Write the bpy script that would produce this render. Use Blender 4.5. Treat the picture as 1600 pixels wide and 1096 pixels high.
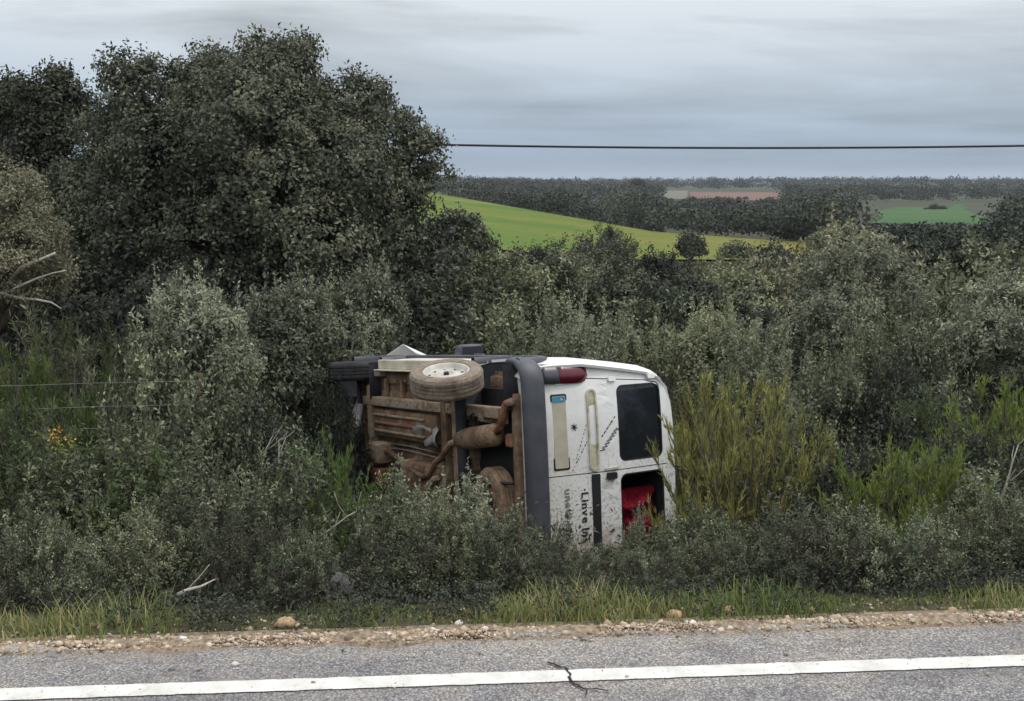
import bpy, bmesh, math, random
import numpy as np
from mathutils import Vector, Matrix

# ------------------------------------------------------------------ scene, camera, sky, sun, exposure
for o in list(bpy.data.objects):
    bpy.data.objects.remove(o)
sc = bpy.context.scene
COL = sc.collection
rng = np.random.default_rng(7)
random.seed(7)

FPX, PITCH, CAMH = 1800.0, math.radians(8.3), 1.6      # focal length in photo pixels (1600 wide)
cam = bpy.data.cameras.new('camera')
cam.sensor_width = 36.0
cam.lens = 36.0 * FPX / 1600.0
cam.clip_start = 0.05
cam.clip_end = 20000
cam_o = bpy.data.objects.new('camera', cam)
COL.objects.link(cam_o)
cam_o.location = (0, 0, CAMH)
cam_o.rotation_euler = (math.radians(90) - PITCH, 0, 0)
sc.camera = cam_o

SUN_EL, SUN_AZ = 60.0, 82.0      # azimuth clockwise from +Y: high on the right
world = bpy.data.worlds.new('World')
sc.world = world
world.use_nodes = True
SKYSEED = 21.3
def build_world():
    nt = world.node_tree
    for n in list(nt.nodes):
        nt.nodes.remove(n)
    N, L = nt.nodes.new, nt.links.new
    out = N('ShaderNodeOutputWorld'); bg = N('ShaderNodeBackground')
    L(bg.outputs[0], out.inputs[0])
    sky = N('ShaderNodeTexSky'); sky.sky_type = 'NISHITA'; sky.sun_disc = False
    sky.sun_elevation = math.radians(SUN_EL); sky.sun_rotation = math.radians(SUN_AZ)
    sk = N('ShaderNodeMix'); sk.data_type = 'RGBA'; sk.blend_type = 'MULTIPLY'; sk.inputs[0].default_value = 1
    L(sky.outputs[0], sk.inputs[6]); sk.inputs[7].default_value = (.09, .09, .09, 1)
    tc = N('ShaderNodeTexCoord'); sep = N('ShaderNodeSeparateXYZ'); L(tc.outputs['Generated'], sep.inputs[0])
    def M(op, a, b=None, clamp=False):
        m = N('ShaderNodeMath'); m.operation = op; m.use_clamp = clamp
        for i, v in enumerate((a, b)):
            if v is None: continue
            if isinstance(v, (int, float)): m.inputs[i].default_value = v
            else: L(v, m.inputs[i])
        return m.outputs[0]
    z = M('MAXIMUM', sep.outputs[2], 0.0)
    den = M('ADD', z, 0.07)
    cx = M('DIVIDE', sep.outputs[0], den); cy = M('DIVIDE', sep.outputs[1], den)
    cmb = N('ShaderNodeCombineXYZ'); L(M('MULTIPLY', cx, .7), cmb.inputs[0]); L(cy, cmb.inputs[1]); cmb.inputs[2].default_value = SKYSEED
    def noise(scale, detail, dist, rough=.55):
        n = N('ShaderNodeTexNoise'); n.inputs['Scale'].default_value = scale; n.inputs['Detail'].default_value = detail
        n.inputs['Roughness'].default_value = rough; n.inputs['Distortion'].default_value = dist
        L(cmb.outputs[0], n.inputs['Vector']); return n.outputs[0]
    n1 = noise(.42, 6, .4); n2 = noise(.16, 3, .2)
    # overcast vault: blue-grey rain haze low down, paler above, brightest overhead
    r = N('ShaderNodeValToRGB'); L(z, r.inputs[0])
    e = r.color_ramp.elements
    e[0].position = 0.0; e[0].color = (.34, .42, .515, 1)
    e[1].position = 1.0; e[1].color = (1.25, 1.27, 1.30, 1)
    for p, c in ((.03, (.315, .395, .495)), (.07, (.37, .435, .51)), (.11, (.47, .52, .57)), (.16, (.57, .605, .63)), (.30, (.66, .70, .74)), (.55, (.95, .98, 1.01))):
        q = e.new(p); q.color = (*c, 1)
    nn = M('ADD', M('MULTIPLY', n1, .55), M('MULTIPLY', n2, .45))
    amp = M('MULTIPLY', M('MULTIPLY', M('SUBTRACT', nn, .5), 1.8), M('ADD', M('MULTIPLY', z, 22.0, ), .25, ))
    amp = M('MINIMUM', M('MAXIMUM', amp, -.3), .34)
    gain = M('ADD', amp, 1.0)
    mul = N('ShaderNodeVectorMath'); mul.operation = 'SCALE'; L(r.outputs[0], mul.inputs[0]); L(gain, mul.inputs['Scale'])
    mix = N('ShaderNodeMix'); mix.data_type = 'RGBA'; mix.inputs[0].default_value = .93
    L(sk.outputs[2], mix.inputs[6]); L(mul.outputs[0], mix.inputs[7])
    L(mix.outputs[2], bg.inputs[0]); bg.inputs[1].default_value = 1.0
build_world()

sun = bpy.data.lights.new('sun', 'SUN')
sun.energy = 1.5
sun.angle = math.radians(12)
sun.color = (1.0, .96, .9)
sun_o = bpy.data.objects.new('sun', sun)
COL.objects.link(sun_o)
_a, _e = math.radians(SUN_AZ), math.radians(SUN_EL)
_d = Vector((math.sin(_a) * math.cos(_e), math.cos(_a) * math.cos(_e), math.sin(_e)))
sun_o.rotation_euler = _d.to_track_quat('Z', 'Y').to_euler()
sun_o.location = _d * 60

sc.view_settings.view_transform = 'Standard'
sc.view_settings.look = 'None'
sc.view_settings.gamma = 1.0
sc.view_settings.use_curve_mapping = False
sc.view_settings.exposure = 0.10
sc.render.engine = 'CYCLES'
sc.cycles.max_bounces = 6
sc.cycles.diffuse_bounces = 2
sc.cycles.transmission_bounces = 4
sc.cycles.volume_bounces = 0
sc.cycles.use_denoising = True
sc.cycles.denoiser = 'OPENIMAGEDENOISE'
sc.cycles.denoising_input_passes = 'RGB_ALBEDO_NORMAL'
sc.cycles.denoising_prefilter = 'ACCURATE'

# ------------------------------------------------------------------ helpers
def tag(o, label=None, cat=None, group=None, kind=None):
    if label: o['label'] = label
    if cat: o['category'] = cat
    if group: o['group'] = group
    if kind: o['kind'] = kind
    return o
def mesh_np(name, V, Fq, mat, tint=None, smooth=False):
    """mesh of equal-size faces from numpy arrays, optional per-face tint 0..1"""
    V = np.asarray(V, np.float32); Fq = np.asarray(Fq, np.int32)
    k = Fq.shape[1]; m = bpy.data.meshes.new(name)
    m.vertices.add(len(V)); m.vertices.foreach_set('co', V.ravel())
    m.loops.add(Fq.size); m.loops.foreach_set('vertex_index', Fq.ravel())
    m.polygons.add(len(Fq)); m.polygons.foreach_set('loop_start', np.arange(0, Fq.size, k, dtype=np.int32))
    if smooth: m.polygons.foreach_set('use_smooth', np.ones(len(Fq), bool))
    if tint is not None:
        a = m.attributes.new('tint', 'FLOAT', 'FACE'); a.data.foreach_set('value', np.asarray(tint, np.float32))
    m.materials.append(mat)
    m.update(calc_edges=True); m.validate()
    return m
def obj(name, me, parent=None):
    o = bpy.data.objects.new(name, me); COL.objects.link(o)
    if parent is not None: o.parent = parent
    return o
def empty(name, loc=(0, 0, 0)):
    o = bpy.data.objects.new(name, None); COL.objects.link(o); o.location = loc; o.empty_display_size = .2
    return o
def bm_obj(name, bm, mat, parent=None, smooth=False):
    m = bpy.data.meshes.new(name); bm.normal_update(); bm.to_mesh(m); bm.free()
    for x in (mat if isinstance(mat, (list, tuple)) else [mat]): m.materials.append(x)
    if smooth:
        for p in m.polygons: p.use_smooth = True
    return obj(name, m, parent)
def bm_box(bm, c, s, bevel=0.0, rot=None):
    r = bmesh.ops.create_cube(bm, size=1)
    vs = r['verts']
    bmesh.ops.scale(bm, vec=s, verts=vs)
    if bevel:
        es = list({e for v in vs for e in v.link_edges})
        rr = bmesh.ops.bevel(bm, geom=es, offset=bevel, segments=2, affect='EDGES', profile=.6)
        vs = list({v for f in rr['faces'] for v in f.verts} | {v for v in vs if v.is_valid})
    if rot is not None: bmesh.ops.rotate(bm, cent=(0, 0, 0), matrix=rot, verts=vs)
    bmesh.ops.translate(bm, vec=c, verts=vs)
    return vs
def bm_tube(bm, pts, rad, n=8, cap=True):
    pts = [Vector(p) for p in pts]
    rad = rad if isinstance(rad, (list, tuple)) else [rad] * len(pts)
    rings = []; up = None
    for i, p in enumerate(pts):
        t = (pts[min(i + 1, len(pts) - 1)] - pts[max(i - 1, 0)]).normalized()
        if up is None: up = Vector((0, 0, 1)) if abs(t.z) < .9 else Vector((1, 0, 0))
        a = t.cross(up).normalized(); b = a.cross(t).normalized(); up = b
        rings.append([bm.verts.new(p + (a * math.cos(k * 2 * math.pi / n) + b * math.sin(k * 2 * math.pi / n)) * rad[i]) for k in range(n)])
    for i in range(len(rings) - 1):
        for k in range(n):
            bm.faces.new((rings[i][k], rings[i][(k + 1) % n], rings[i + 1][(k + 1) % n], rings[i + 1][k]))
    if cap:
        bm.faces.new(rings[0][::-1]); bm.faces.new(rings[-1])
def bm_lathe(bm, prof, n=40):
    """prof: list of (radius, height) revolved about +Z"""
    rings = []
    for r, h in prof:
        if r < 1e-6: rings.append([bm.verts.new((0, 0, h))])
        else: rings.append([bm.verts.new((r * math.cos(k * 2 * math.pi / n), r * math.sin(k * 2 * math.pi / n), h)) for k in range(n)])
    for A, B in zip(rings, rings[1:]):
        for k in range(n):
            a = [A[k % len(A)], A[(k + 1) % len(A)], B[(k + 1) % len(B)], B[k % len(B)]]
            u = []
            for v in a:
                if v not in u: u.append(v)
            if len(u) >= 3: bm.faces.new(u)

# ------------------------------------------------------------------ materials
def newmat(name):
    m = bpy.data.materials.new(name); m.use_nodes = True
    nt = m.node_tree
    return m, nt, nt.nodes['Principled BSDF'], nt.nodes['Material Output']
def nodes(nt):
    N, L = nt.nodes.new, nt.links.new
    def noise(scale, detail=4, vec=None, rough=.55, dist=0):
        n = N('ShaderNodeTexNoise'); n.inputs['Scale'].default_value = scale; n.inputs['Detail'].default_value = detail
        n.inputs['Roughness'].default_value = rough; n.inputs['Distortion'].default_value = dist
        if vec is not None: L(vec, n.inputs['Vector'])
        return n.outputs[0]
    def ramp(v, stops):
        r = N('ShaderNodeValToRGB'); L(v, r.inputs[0]); e = r.color_ramp.elements
        while len(e) > 1: e.remove(e[-1])
        e[0].position = stops[0][0]; e[0].color = (*stops[0][1], 1)
        for p, c in stops[1:]:
            q = e.new(p); q.color = (*c, 1)
        return r.outputs[0]
    def mix(f, a, b, mode='MIX'):
        m = N('ShaderNodeMix'); m.data_type = 'RGBA'; m.blend_type = mode
        for i, v in ((0, f), (6, a), (7, b)):
            if isinstance(v, (int, float)): m.inputs[i].default_value = v
            elif isinstance(v, tuple): m.inputs[i].default_value = (*v, 1)
            else: L(v, m.inputs[i])
        return m.outputs[2]
    def math_(op, a, b=0.0, clamp=False):
        m = N('ShaderNodeMath'); m.operation = op; m.use_clamp = clamp
        for i, v in enumerate((a, b)):
            if isinstance(v, (int, float)): m.inputs[i].default_value = v
            else: L(v, m.inputs[i])
        return m.outputs[0]
    def bump(h, strength, dist=.01):
        b = N('ShaderNodeBump'); b.inputs['Strength'].default_value = strength; b.inputs['Distance'].default_value = dist
        L(h, b.inputs['Height']); return b.outputs[0]
    def objco():
        return N('ShaderNodeTexCoord').outputs['Object']
    return N, L, noise, ramp, mix, math_, bump, objco
def leaf_mat(name, stops, trans=.25, rough=.6, spec=.15):
    m, nt, b, out = newmat(name); N, L, noise, ramp, mix, math_, bump, objco = nodes(nt)
    at = N('ShaderNodeAttribute'); at.attribute_name = 'tint'
    oi = N('ShaderNodeObjectInfo')
    c = ramp(at.outputs['Fac'], stops)
    v = math_('ADD', math_('MULTIPLY', oi.outputs['Random'], .75), .6)
    sc_ = N('ShaderNodeVectorMath'); sc_.operation = 'SCALE'; L(c, sc_.inputs[0]); L(v, sc_.inputs['Scale'])
    L(sc_.outputs[0], b.inputs['Base Color']); b.inputs['Roughness'].default_value = rough
    b.inputs['Specular IOR Level'].default_value = spec
    tr = N('ShaderNodeBsdfTranslucent'); L(sc_.outputs[0], tr.inputs[0])
    ms = N('ShaderNodeMixShader'); ms.inputs[0].default_value = trans
    L(b.outputs[0], ms.inputs[1]); L(tr.outputs[0], ms.inputs[2]); L(ms.outputs[0], out.inputs[0])
    return m
def plain(name, col, rough=.6, spec=.4, metal=0.0, var=.25, scale=6.0, bumps=0.0):
    m, nt, b, out = newmat(name); N, L, noise, ramp, mix, math_, bump, objco = nodes(nt)
    n = noise(scale, 5, objco())
    lo = tuple(c * (1 - var) for c in col); hi = tuple(min(1, c * (1 + var)) for c in col)
    L(ramp(n, [(.3, lo), (.7, hi)]), b.inputs['Base Color'])
    b.inputs['Roughness'].default_value = rough; b.inputs['Metallic'].default_value = metal; b.inputs['Specular IOR Level'].default_value = spec
    if bumps: L(bump(noise(scale * 12, 4, objco()), bumps), b.inputs['Normal'])
    return m
MAT = {}
MAT['oak'] = leaf_mat('holm_oak_leaf', [(0, (0.038, 0.044, 0.031)), (0.45, (0.089, 0.098, 0.067)), (0.8, (0.141, 0.149, 0.099)), (1, (0.190, 0.185, 0.113))], .15)
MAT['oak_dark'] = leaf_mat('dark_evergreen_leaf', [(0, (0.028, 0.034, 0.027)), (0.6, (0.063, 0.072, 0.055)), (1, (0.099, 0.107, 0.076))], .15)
MAT['grey'] = leaf_mat('grey_green_leaf', [(0, (0.081, 0.092, 0.067)), (0.5, (0.199, 0.216, 0.151)), (0.85, (0.298, 0.316, 0.216)), (1, (0.397, 0.411, 0.273))], .2)
MAT['jara'] = leaf_mat('rockrose_leaf', [(0, (0.043, 0.052, 0.034)), (0.5, (0.129, 0.146, 0.092)), (0.85, (0.228, 0.249, 0.155)), (1, (0.356, 0.369, 0.235))], .2)
MAT['olive'] = leaf_mat('olive_drab_leaf', [(0, (0.069, 0.080, 0.048)), (0.5, (0.158, 0.173, 0.104)), (0.9, (0.240, 0.249, 0.149)), (1, (0.328, 0.327, 0.203))], .2)
MAT['khaki'] = leaf_mat('pale_khaki_leaf', [(0, (0.108, 0.108, 0.072)), (0.5, (0.228, 0.220, 0.144)), (1, (0.348, 0.324, 0.215))], .2)
MAT['heath'] = leaf_mat('green_heath_leaf', [(0, (0.046, 0.063, 0.030)), (0.5, (0.094, 0.126, 0.056)), (0.9, (0.144, 0.173, 0.074)), (1, (0.207, 0.203, 0.092))], .2)
MAT['broom_y'] = leaf_mat('yellow_green_broom', [(0, (0.152, 0.173, 0.052)), (0.5, (0.292, 0.292, 0.095)), (0.85, (0.416, 0.393, 0.138)), (1, (0.447, 0.345, 0.138))], .2)
MAT['broom_g'] = leaf_mat('fresh_green_broom', [(0, (0.076, 0.121, 0.036)), (0.5, (0.133, 0.197, 0.057)), (1, (0.215, 0.266, 0.089))], .2)
MAT['grass'] = leaf_mat('grass_blade', [(0, (.065, .10, .03)), (.4, (.135, .17, .055)), (.75, (.24, .235, .10)), (.9, (.33, .28, .15)), (1, (.42, .34, .20))], .3)
MAT['broom_l'] = leaf_mat('lime_green_broom', [(0, (0.088, 0.127, 0.031)), (0.5, (0.166, 0.214, 0.052)), (1, (0.244, 0.273, 0.083))], .2)
MAT['silver'] = leaf_mat('silvery_leaf', [(0, (0.099, 0.112, 0.082)), (0.5, (0.243, 0.264, 0.184)), (0.85, (0.364, 0.386, 0.264)), (1, (0.450, 0.450, 0.333))], .2)
MAT['bark'] = plain('grey_bark', (.10, .085, .068), .9, .1, var=.4, scale=14, bumps=.6)
MAT['twig'] = plain('grey_twig', (.11, .095, .08), .9, .1, var=.3, scale=20)
MAT['deadwood'] = plain('bleached_wood', (.36, .33, .28), .85, .2, var=.3, scale=18)
MAT['cable'] = plain('black_cable', (.025, .027, .03), .6, .3)
MAT['pole'] = plain('creosoted_pole', (.09, .065, .045), .9, .1, var=.3, scale=10)
MAT['wire'] = plain('galvanised_wire', (.22, .22, .21), .5, .5, metal=.5)

def mat_ground():
    m, nt, b, out = newmat('soil_and_scrub'); N, L, noise, ramp, mix, math_, bump, objco = nodes(nt)
    co = objco()
    a = noise(.9, 6, co); g = noise(14, 5, co); far = noise(.02, 4, co)
    c1 = ramp(a, [(.3, (.045, .040, .028)), (.55, (.075, .066, .042)), (.75, (.060, .072, .034))])
    c2 = ramp(far, [(.35, (.048, .055, .040)), (.65, (.068, .074, .050))])
    sx = N('ShaderNodeSeparateXYZ'); L(co, sx.inputs[0])
    f = math_('DIVIDE', math_('SUBTRACT', sx.outputs[1], 60.0), 200.0, True)
    col = mix(f, c1, c2)
    col = mix(.6, col, ramp(g, [(.3, (.6, .6, .6)), (.7, (1.35, 1.3, 1.2))]), 'MULTIPLY')
    L(col, b.inputs['Base Color']); b.inputs['Roughness'].default_value = .95; b.inputs['Specular IOR Level'].default_value = .1
    L(bump(g, .6, .03), b.inputs['Normal'])
    return m
def mat_field(name, stops, stripe=None):
    m, nt, b, out = newmat(name); N, L, noise, ramp, mix, math_, bump, objco = nodes(nt)
    co = objco(); mp = N('ShaderNodeMapping'); L(co, mp.inputs[0]); mp.inputs['Scale'].default_value = (.02, .07, .02); mp.inputs['Rotation'].default_value = (0, 0, stripe or 0)
    n = noise(1.0, 5, mp.outputs[0], .6); n2 = noise(.9, 5, co)
    c = ramp(n, stops)
    if name == 'young_cereal':
        sx = N('ShaderNodeSeparateXYZ'); L(co, sx.inputs[0]); f = math_('MULTIPLY', math_('ADD', math_('ADD', sx.outputs[0], -9.0), math_('MULTIPLY', noise(.12, 4, co), 10.0)), .07, True)
        c = mix(f, c, (.15, .142, .035))
    c = mix(.5, c, ramp(n2, [(.3, (.75, .78, .7)), (.7, (1.2, 1.2, 1.2))]), 'MULTIPLY')
    L(c, b.inputs['Base Color']); b.inputs['Roughness'].default_value = .9; b.inputs['Specular IOR Level'].default_value = .1
    return m
def mat_road():
    m, nt, b, out = newmat('worn_chipseal_asphalt'); N, L, noise, ramp, mix, math_, bump, objco = nodes(nt)
    co = objco()
    v = N('ShaderNodeTexVoronoi'); v.inputs['Scale'].default_value = 150; L(co, v.inputs['Vector'])
    wn = N('ShaderNodeTexWhiteNoise'); L(v.outputs['Color'], wn.inputs['Vector'])
    chip = ramp(wn.outputs[0], [(0, (.15, .147, .153)), (.4, (.23, .225, .23)), (.72, (.295, .288, .285)), (.9, (.37, .36, .345)), (1, (.48, .465, .44))])
    gap = ramp(v.outputs['Distance'], [(.0, (1, 1, 1)), (.45, (1, 1, 1)), (.75, (.5, .5, .52))])
    col = mix(1.0, chip, gap, 'MULTIPLY')
    big = noise(1.3, 5, co); mp = N('ShaderNodeMapping'); L(co, mp.inputs[0]); mp.inputs['Scale'].default_value = (.5, 5, 1)
    st = noise(1.0, 5, mp.outputs[0], .6)
    col = mix(1.0, col, ramp(big, [(.25, (.72, .72, .75)), (.5, (1, 1, 1)), (.75, (1.22, 1.18, 1.12))]), 'MULTIPLY')
    col = mix(1.0, col, ramp(st, [(.3, (.78, .78, .8)), (.6, (1.08, 1.06, 1.03))]), 'MULTIPLY')
    pch = ramp(noise(2.2, 3, co, .4, 1.2), [(.60, (1, 1, 1)), (.63, (.74, .74, .77))])
    col = mix(.7, col, pch, 'MULTIPLY')
    # tan dust blown off the verge and along the paint
    sx = N('ShaderNodeSeparateXYZ'); L(co, sx.inputs[0])
    d1 = math_('MULTIPLY', math_('ADD', sx.outputs[1], .22), 4.2, True)
    d1 = math_('MULTIPLY', d1, ramp(noise(9, 5, co), [(.35, (0, 0, 0)), (.65, (1, 1, 1))]))
    lin = math_('SUBTRACT', 1.0, math_('MULTIPLY', math_('ABSOLUTE', math_('ADD', sx.outputs[1], .345)), 4.5), True)
    d2 = math_('MULTIPLY', lin, ramp(noise(5, 5, co), [(.4, (0, 0, 0)), (.75, (.75, .75, .75))]))
    col = mix(math_('MAXIMUM', d1, d2), col, mix(.55, col, (.31, .26, .19)))
    L(col, b.inputs['Base Color']); b.inputs['Roughness'].default_value = .85; b.inputs['Specular IOR Level'].default_value = .25
    L(bump(math_('SUBTRACT', 1.0, v.outputs['Distance']), .7, .006), b.inputs['Normal'])
    return m
def mat_line():
    m, nt, b, out = newmat('worn_road_paint'); N, L, noise, ramp, mix, math_, bump, objco = nodes(nt)
    co = objco()
    v = N('ShaderNodeTexVoronoi'); v.inputs['Scale'].default_value = 105; L(co, v.inputs['Vector'])
    n = noise(9, 6, co); f = noise(60, 4, co, .7)
    c = ramp(n, [(.3, (.47, .46, .43)), (.6, (.62, .61, .58))])
    sx = N('ShaderNodeSeparateXYZ'); L(co, sx.inputs[0]); ed = math_('MULTIPLY', math_('SUBTRACT', math_('ABSOLUTE', math_('ADD', sx.outputs[1], .345)), .034), 40.0, True)
    wear = math_('MULTIPLY', ramp(math_('ADD', f, math_('MULTIPLY', ed, .14)), [(.56, (0, 0, 0)), (.66, (1, 1, 1))]), ramp(math_('ADD', noise(3, 4, co), math_('MULTIPLY', ed, .3)), [(.42, (.12, .12, .12)), (.65, (.9, .9, .9))]))
    c = mix(wear, c, (.26, .25, .24))
    L(c, b.inputs['Base Color']); b.inputs['Roughness'].default_value = .7; b.inputs['Specular IOR Level'].default_value = .3
    L(bump(v.outputs['Distance'], .25, .004), b.inputs['Normal'])
    return m
def mat_stone(name, stops):
    m, nt, b, out = newmat(name); N, L, noise, ramp, mix, math_, bump, objco = nodes(nt)
    at = N('ShaderNodeAttribute'); at.attribute_name = 'tint'
    c = ramp(at.outputs['Fac'], stops)
    c = mix(.6, c, ramp(noise(60, 4, objco()), [(.3, (.65, .65, .65)), (.7, (1.2, 1.2, 1.2))]), 'MULTIPLY')
    L(c, b.inputs['Base Color']); b.inputs['Roughness'].default_value = .9; b.inputs['Specular IOR Level'].default_value = .2
    L(bump(noise(90, 4, objco()), .5, .004), b.inputs['Normal'])
    return m
MAT['ground'] = mat_ground(); MAT['road'] = mat_road(); MAT['line'] = mat_line()
MAT['field'] = mat_field('young_cereal', [(.30, (.055, .105, .018)), (.48, (.085, .132, .022)), (.62, (.135, .142, .030)), (.78, (.185, .155, .042))], .5)
MAT['field2'] = mat_field('dark_green_meadow', [(.3, (.035, .085, .03)), (.7, (.065, .115, .042))])
MAT['redsoil'] = mat_field('ploughed_red_soil', [(.3, (.14, .082, .068)), (.7, (.18, .108, .092))])
MAT['pale'] = mat_field('pale_stubble', [(.3, (.12, .115, .088)), (.7, (.16, .155, .12))])
MAT['gravel'] = mat_stone('tan_gravel', [(0, (.17, .125, .09)), (.35, (.34, .26, .185)), (.7, (.48, .385, .285)), (.9, (.58, .50, .40)), (1, (.62, .59, .54))])
MAT['tanrock'] = mat_stone('tan_rock', [(0, (.40, .27, .16)), (1, (.46, .32, .20))])
MAT['paleRock'] = mat_stone('pale_rock', [(0, (.58, .54, .50)), (1, (.64, .60, .55))])
MAT['darkrock'] = mat_stone('dark_stone', [(0, (.06, .058, .06)), (1, (.09, .085, .085))])
MAT['greyrock'] = mat_stone('grey_stone', [(0, (.13, .127, .13)), (1, (.18, .17, .175))])
MAT['tar'] = plain('bitumen', (.018, .018, .02), .7, .3)

# ------------------------------------------------------------------ terrain
ROT = math.radians(4.5)
E1 = np.array([math.cos(ROT), math.sin(ROT)]); EN = np.array([-math.sin(ROT), math.cos(ROT)])
RO = np.array([0.0, 3.91])                                # point on the asphalt edge in front of the camera
def road_st(x, y):
    dx, dy = x - RO[0], y - RO[1]
    return dx * E1[0] + dy * E1[1], dx * EN[0] + dy * EN[1]
def sstep(a, b, v):
    t = np.clip((v - a) / (b - a), 0, 1); return t * t * (3 - 2 * t)
def field_crest(x):                                       # far edge of the green field
    return np.interp(x, [-60, -11.7, 8.6, 20.5, 40], [190, 150, 108, 80, 60])
def bumps(x, y):
    return (np.sin(x * 1.7 + y * .6) * np.sin(y * 1.3 - x * .4) * .6 + np.sin(x * 3.9 - y * 2.1 + 1) * .25 + np.sin(x * .55 + 2) * np.sin(y * .47) * .8)
def ground_z(x, y):
    x = np.asarray(x, float); y = np.asarray(y, float)
    s, t = road_st(x, y)
    near = np.interp(t, [-60, -.02, .0, .30, 1.05, 2.35, 3.75, 5.15, 8.15, 11, 60], [-.03, -.03, -.03, -.04, -.24, -.86, -1.34, -1.60, -1.92, -2.0, -2.05])
    near = near + bumps(x, y) * .06 * sstep(.3, 2, t)
    plane = -2.0 + (y - 60) * .0179 - (x + 3.3) * .0956       # field rising to the left
    plane = np.clip(plane, -2.75, 2.4)
    w = sstep(42, 66, y) * (1 - sstep(22, 40, x)) * sstep(-75, -55, x)
    mid = np.interp(y, [0, 45, 90, 150, 200, 330, 450, 700, 1000, 1500, 3000, 9000], [-2.05, -2.1, -3.6, -5.2, -6.0, -5.2, -5.0, -3.4, -1.2, .0, 1.0, 2])
    mid = mid + 2.2 * sstep(250, 420, y) * (1 - sstep(-60, 60, x)) + np.sin(x * .011 + y * .004) * .7 * sstep(250, 600, y)
    z = np.where(y < 45, near, mid)
    z = near * (1 - sstep(38, 52, y)) + mid * sstep(38, 52, y)
    beyond = sstep(0, 26, y - field_crest(x))
    zf = plane * (1 - beyond) + mid * beyond
    return z * (1 - w) + zf * w
def gz(x, y): return float(ground_z(x, y))
def terrain():
    ys = np.concatenate([np.linspace(-60, 2, 18), np.linspace(2.3, 14, 100), np.geomspace(14.2, 60, 60), np.geomspace(61, 400, 70), np.geomspace(410, 3300, 44)])
    u = np.linspace(-1, 1, 141); u = np.sign(u) * np.abs(u) ** 1.7
    W = 40 + 1.3 * np.maximum(ys, 0)
    X = u[None, :] * W[:, None]; Y = np.repeat(ys[:, None], len(u), 1)
    Z = ground_z(X, Y)
    nr, nc = X.shape; i = np.arange(nr * nc).reshape(nr, nc)
    Fq = np.stack([i[:-1, :-1], i[:-1, 1:], i[1:, 1:], i[1:, :-1]], -1).reshape(-1, 4)
    o = obj('ground', mesh_np('ground', np.stack([X, Y, Z], -1).reshape(-1, 3), Fq, MAT['ground'], smooth=True))
    tag(o, kind='structure')
terrain()
def drape(name, poly_fn, xs, ys, mat, lift):
    """sheet lying on the ground; poly_fn(u, v) -> x, y"""
    U, V = np.meshgrid(xs, ys); X, Y = poly_fn(U, V); Z = ground_z(X, Y) + lift
    nr, nc = X.shape; i = np.arange(nr * nc).reshape(nr, nc)
    Fq = np.stack([i[:-1, :-1], i[:-1, 1:], i[1:, 1:], i[1:, :-1]], -1).reshape(-1, 4)
    o = obj(name, mesh_np(name, np.stack([X, Y, Z], -1).reshape(-1, 3), Fq, mat, smooth=True))
    return tag(o, kind='structure')
drape('green_field', lambda u, v: (u, 64 + v * (field_crest(u) + 5 - 64)), np.linspace(-55, 21, 80), np.linspace(0, 1, 50), MAT['field'], .12)
def px_x(px, y): return (px - 800) / FPX * y
drape('meadow', lambda u, v: (px_x(1335 + u * 210 + v * 12 + 9 * np.sin(v * 7), 205 + v * 120), 205 + v * (85 + 60 * u + 14 * np.sin(u * 9)) + 8 * np.sin(u * 6)), np.linspace(0, 1, 60), np.linspace(0, 1, 30), MAT['field2'], .1)
drape('ploughed_field', lambda u, v: (px_x(1078 + u * 138 - v * 4, 420 + v * 260), 420 + v * 260), np.linspace(0, 1, 30), np.linspace(0, 1, 30), MAT['redsoil'], .12)
drape('stubble_field', lambda u, v: (px_x(1036 + u * 36, 440 + v * 300), 440 + v * 300), np.linspace(0, 1, 16), np.linspace(0, 1, 20), MAT['pale'], .15)

# ------------------------------------------------------------------ road, paint, crack
def road_obj(name, st_pts_fn, ss, ts, mat, z):
    S, T = np.meshgrid(ss, ts); S, T = st_pts_fn(S, T)
    Z = np.full(S.shape, 0.0)
    nr, nc = S.shape; i = np.arange(nr * nc).reshape(nr, nc)
    Fq = np.stack([i[:-1, :-1], i[:-1, 1:], i[1:, 1:], i[1:, :-1]], -1).reshape(-1, 4)
    o = obj(name, mesh_np(name, np.stack([S, T, Z], -1).reshape(-1, 3), Fq, mat))
    o.location = (RO[0], RO[1], z); o.rotation_euler = (0, 0, ROT)
    return tag(o, kind='structure')
def ragged(S, T):
    edge = .035 * np.sin(S * 2.3) + .03 * np.sin(S * 7.1 + 1) + .018 * np.sin(S * 17.3)
    return S, T + edge * (T > -.05)
road_obj('road', ragged, np.concatenate([np.linspace(-90, -6, 30), np.linspace(-5.9, 5.9, 240), np.linspace(6, 90, 30)]), np.array([-9.0, -4, -1.0, -.3, 0.0]), MAT['road'], 0.0)
def lineedge(S, T):
    return S, T + (.0012 * np.sin(S * 31) + .0015 * np.sin(S * 173 + 1) + .001 * np.sin(S * 311)) * np.where(T > -.345, 1, -1)
road_obj('edge_line', lineedge, np.linspace(-60, 60, 2400), np.array([-.390, -.302]), MAT['line'], .004)
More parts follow.
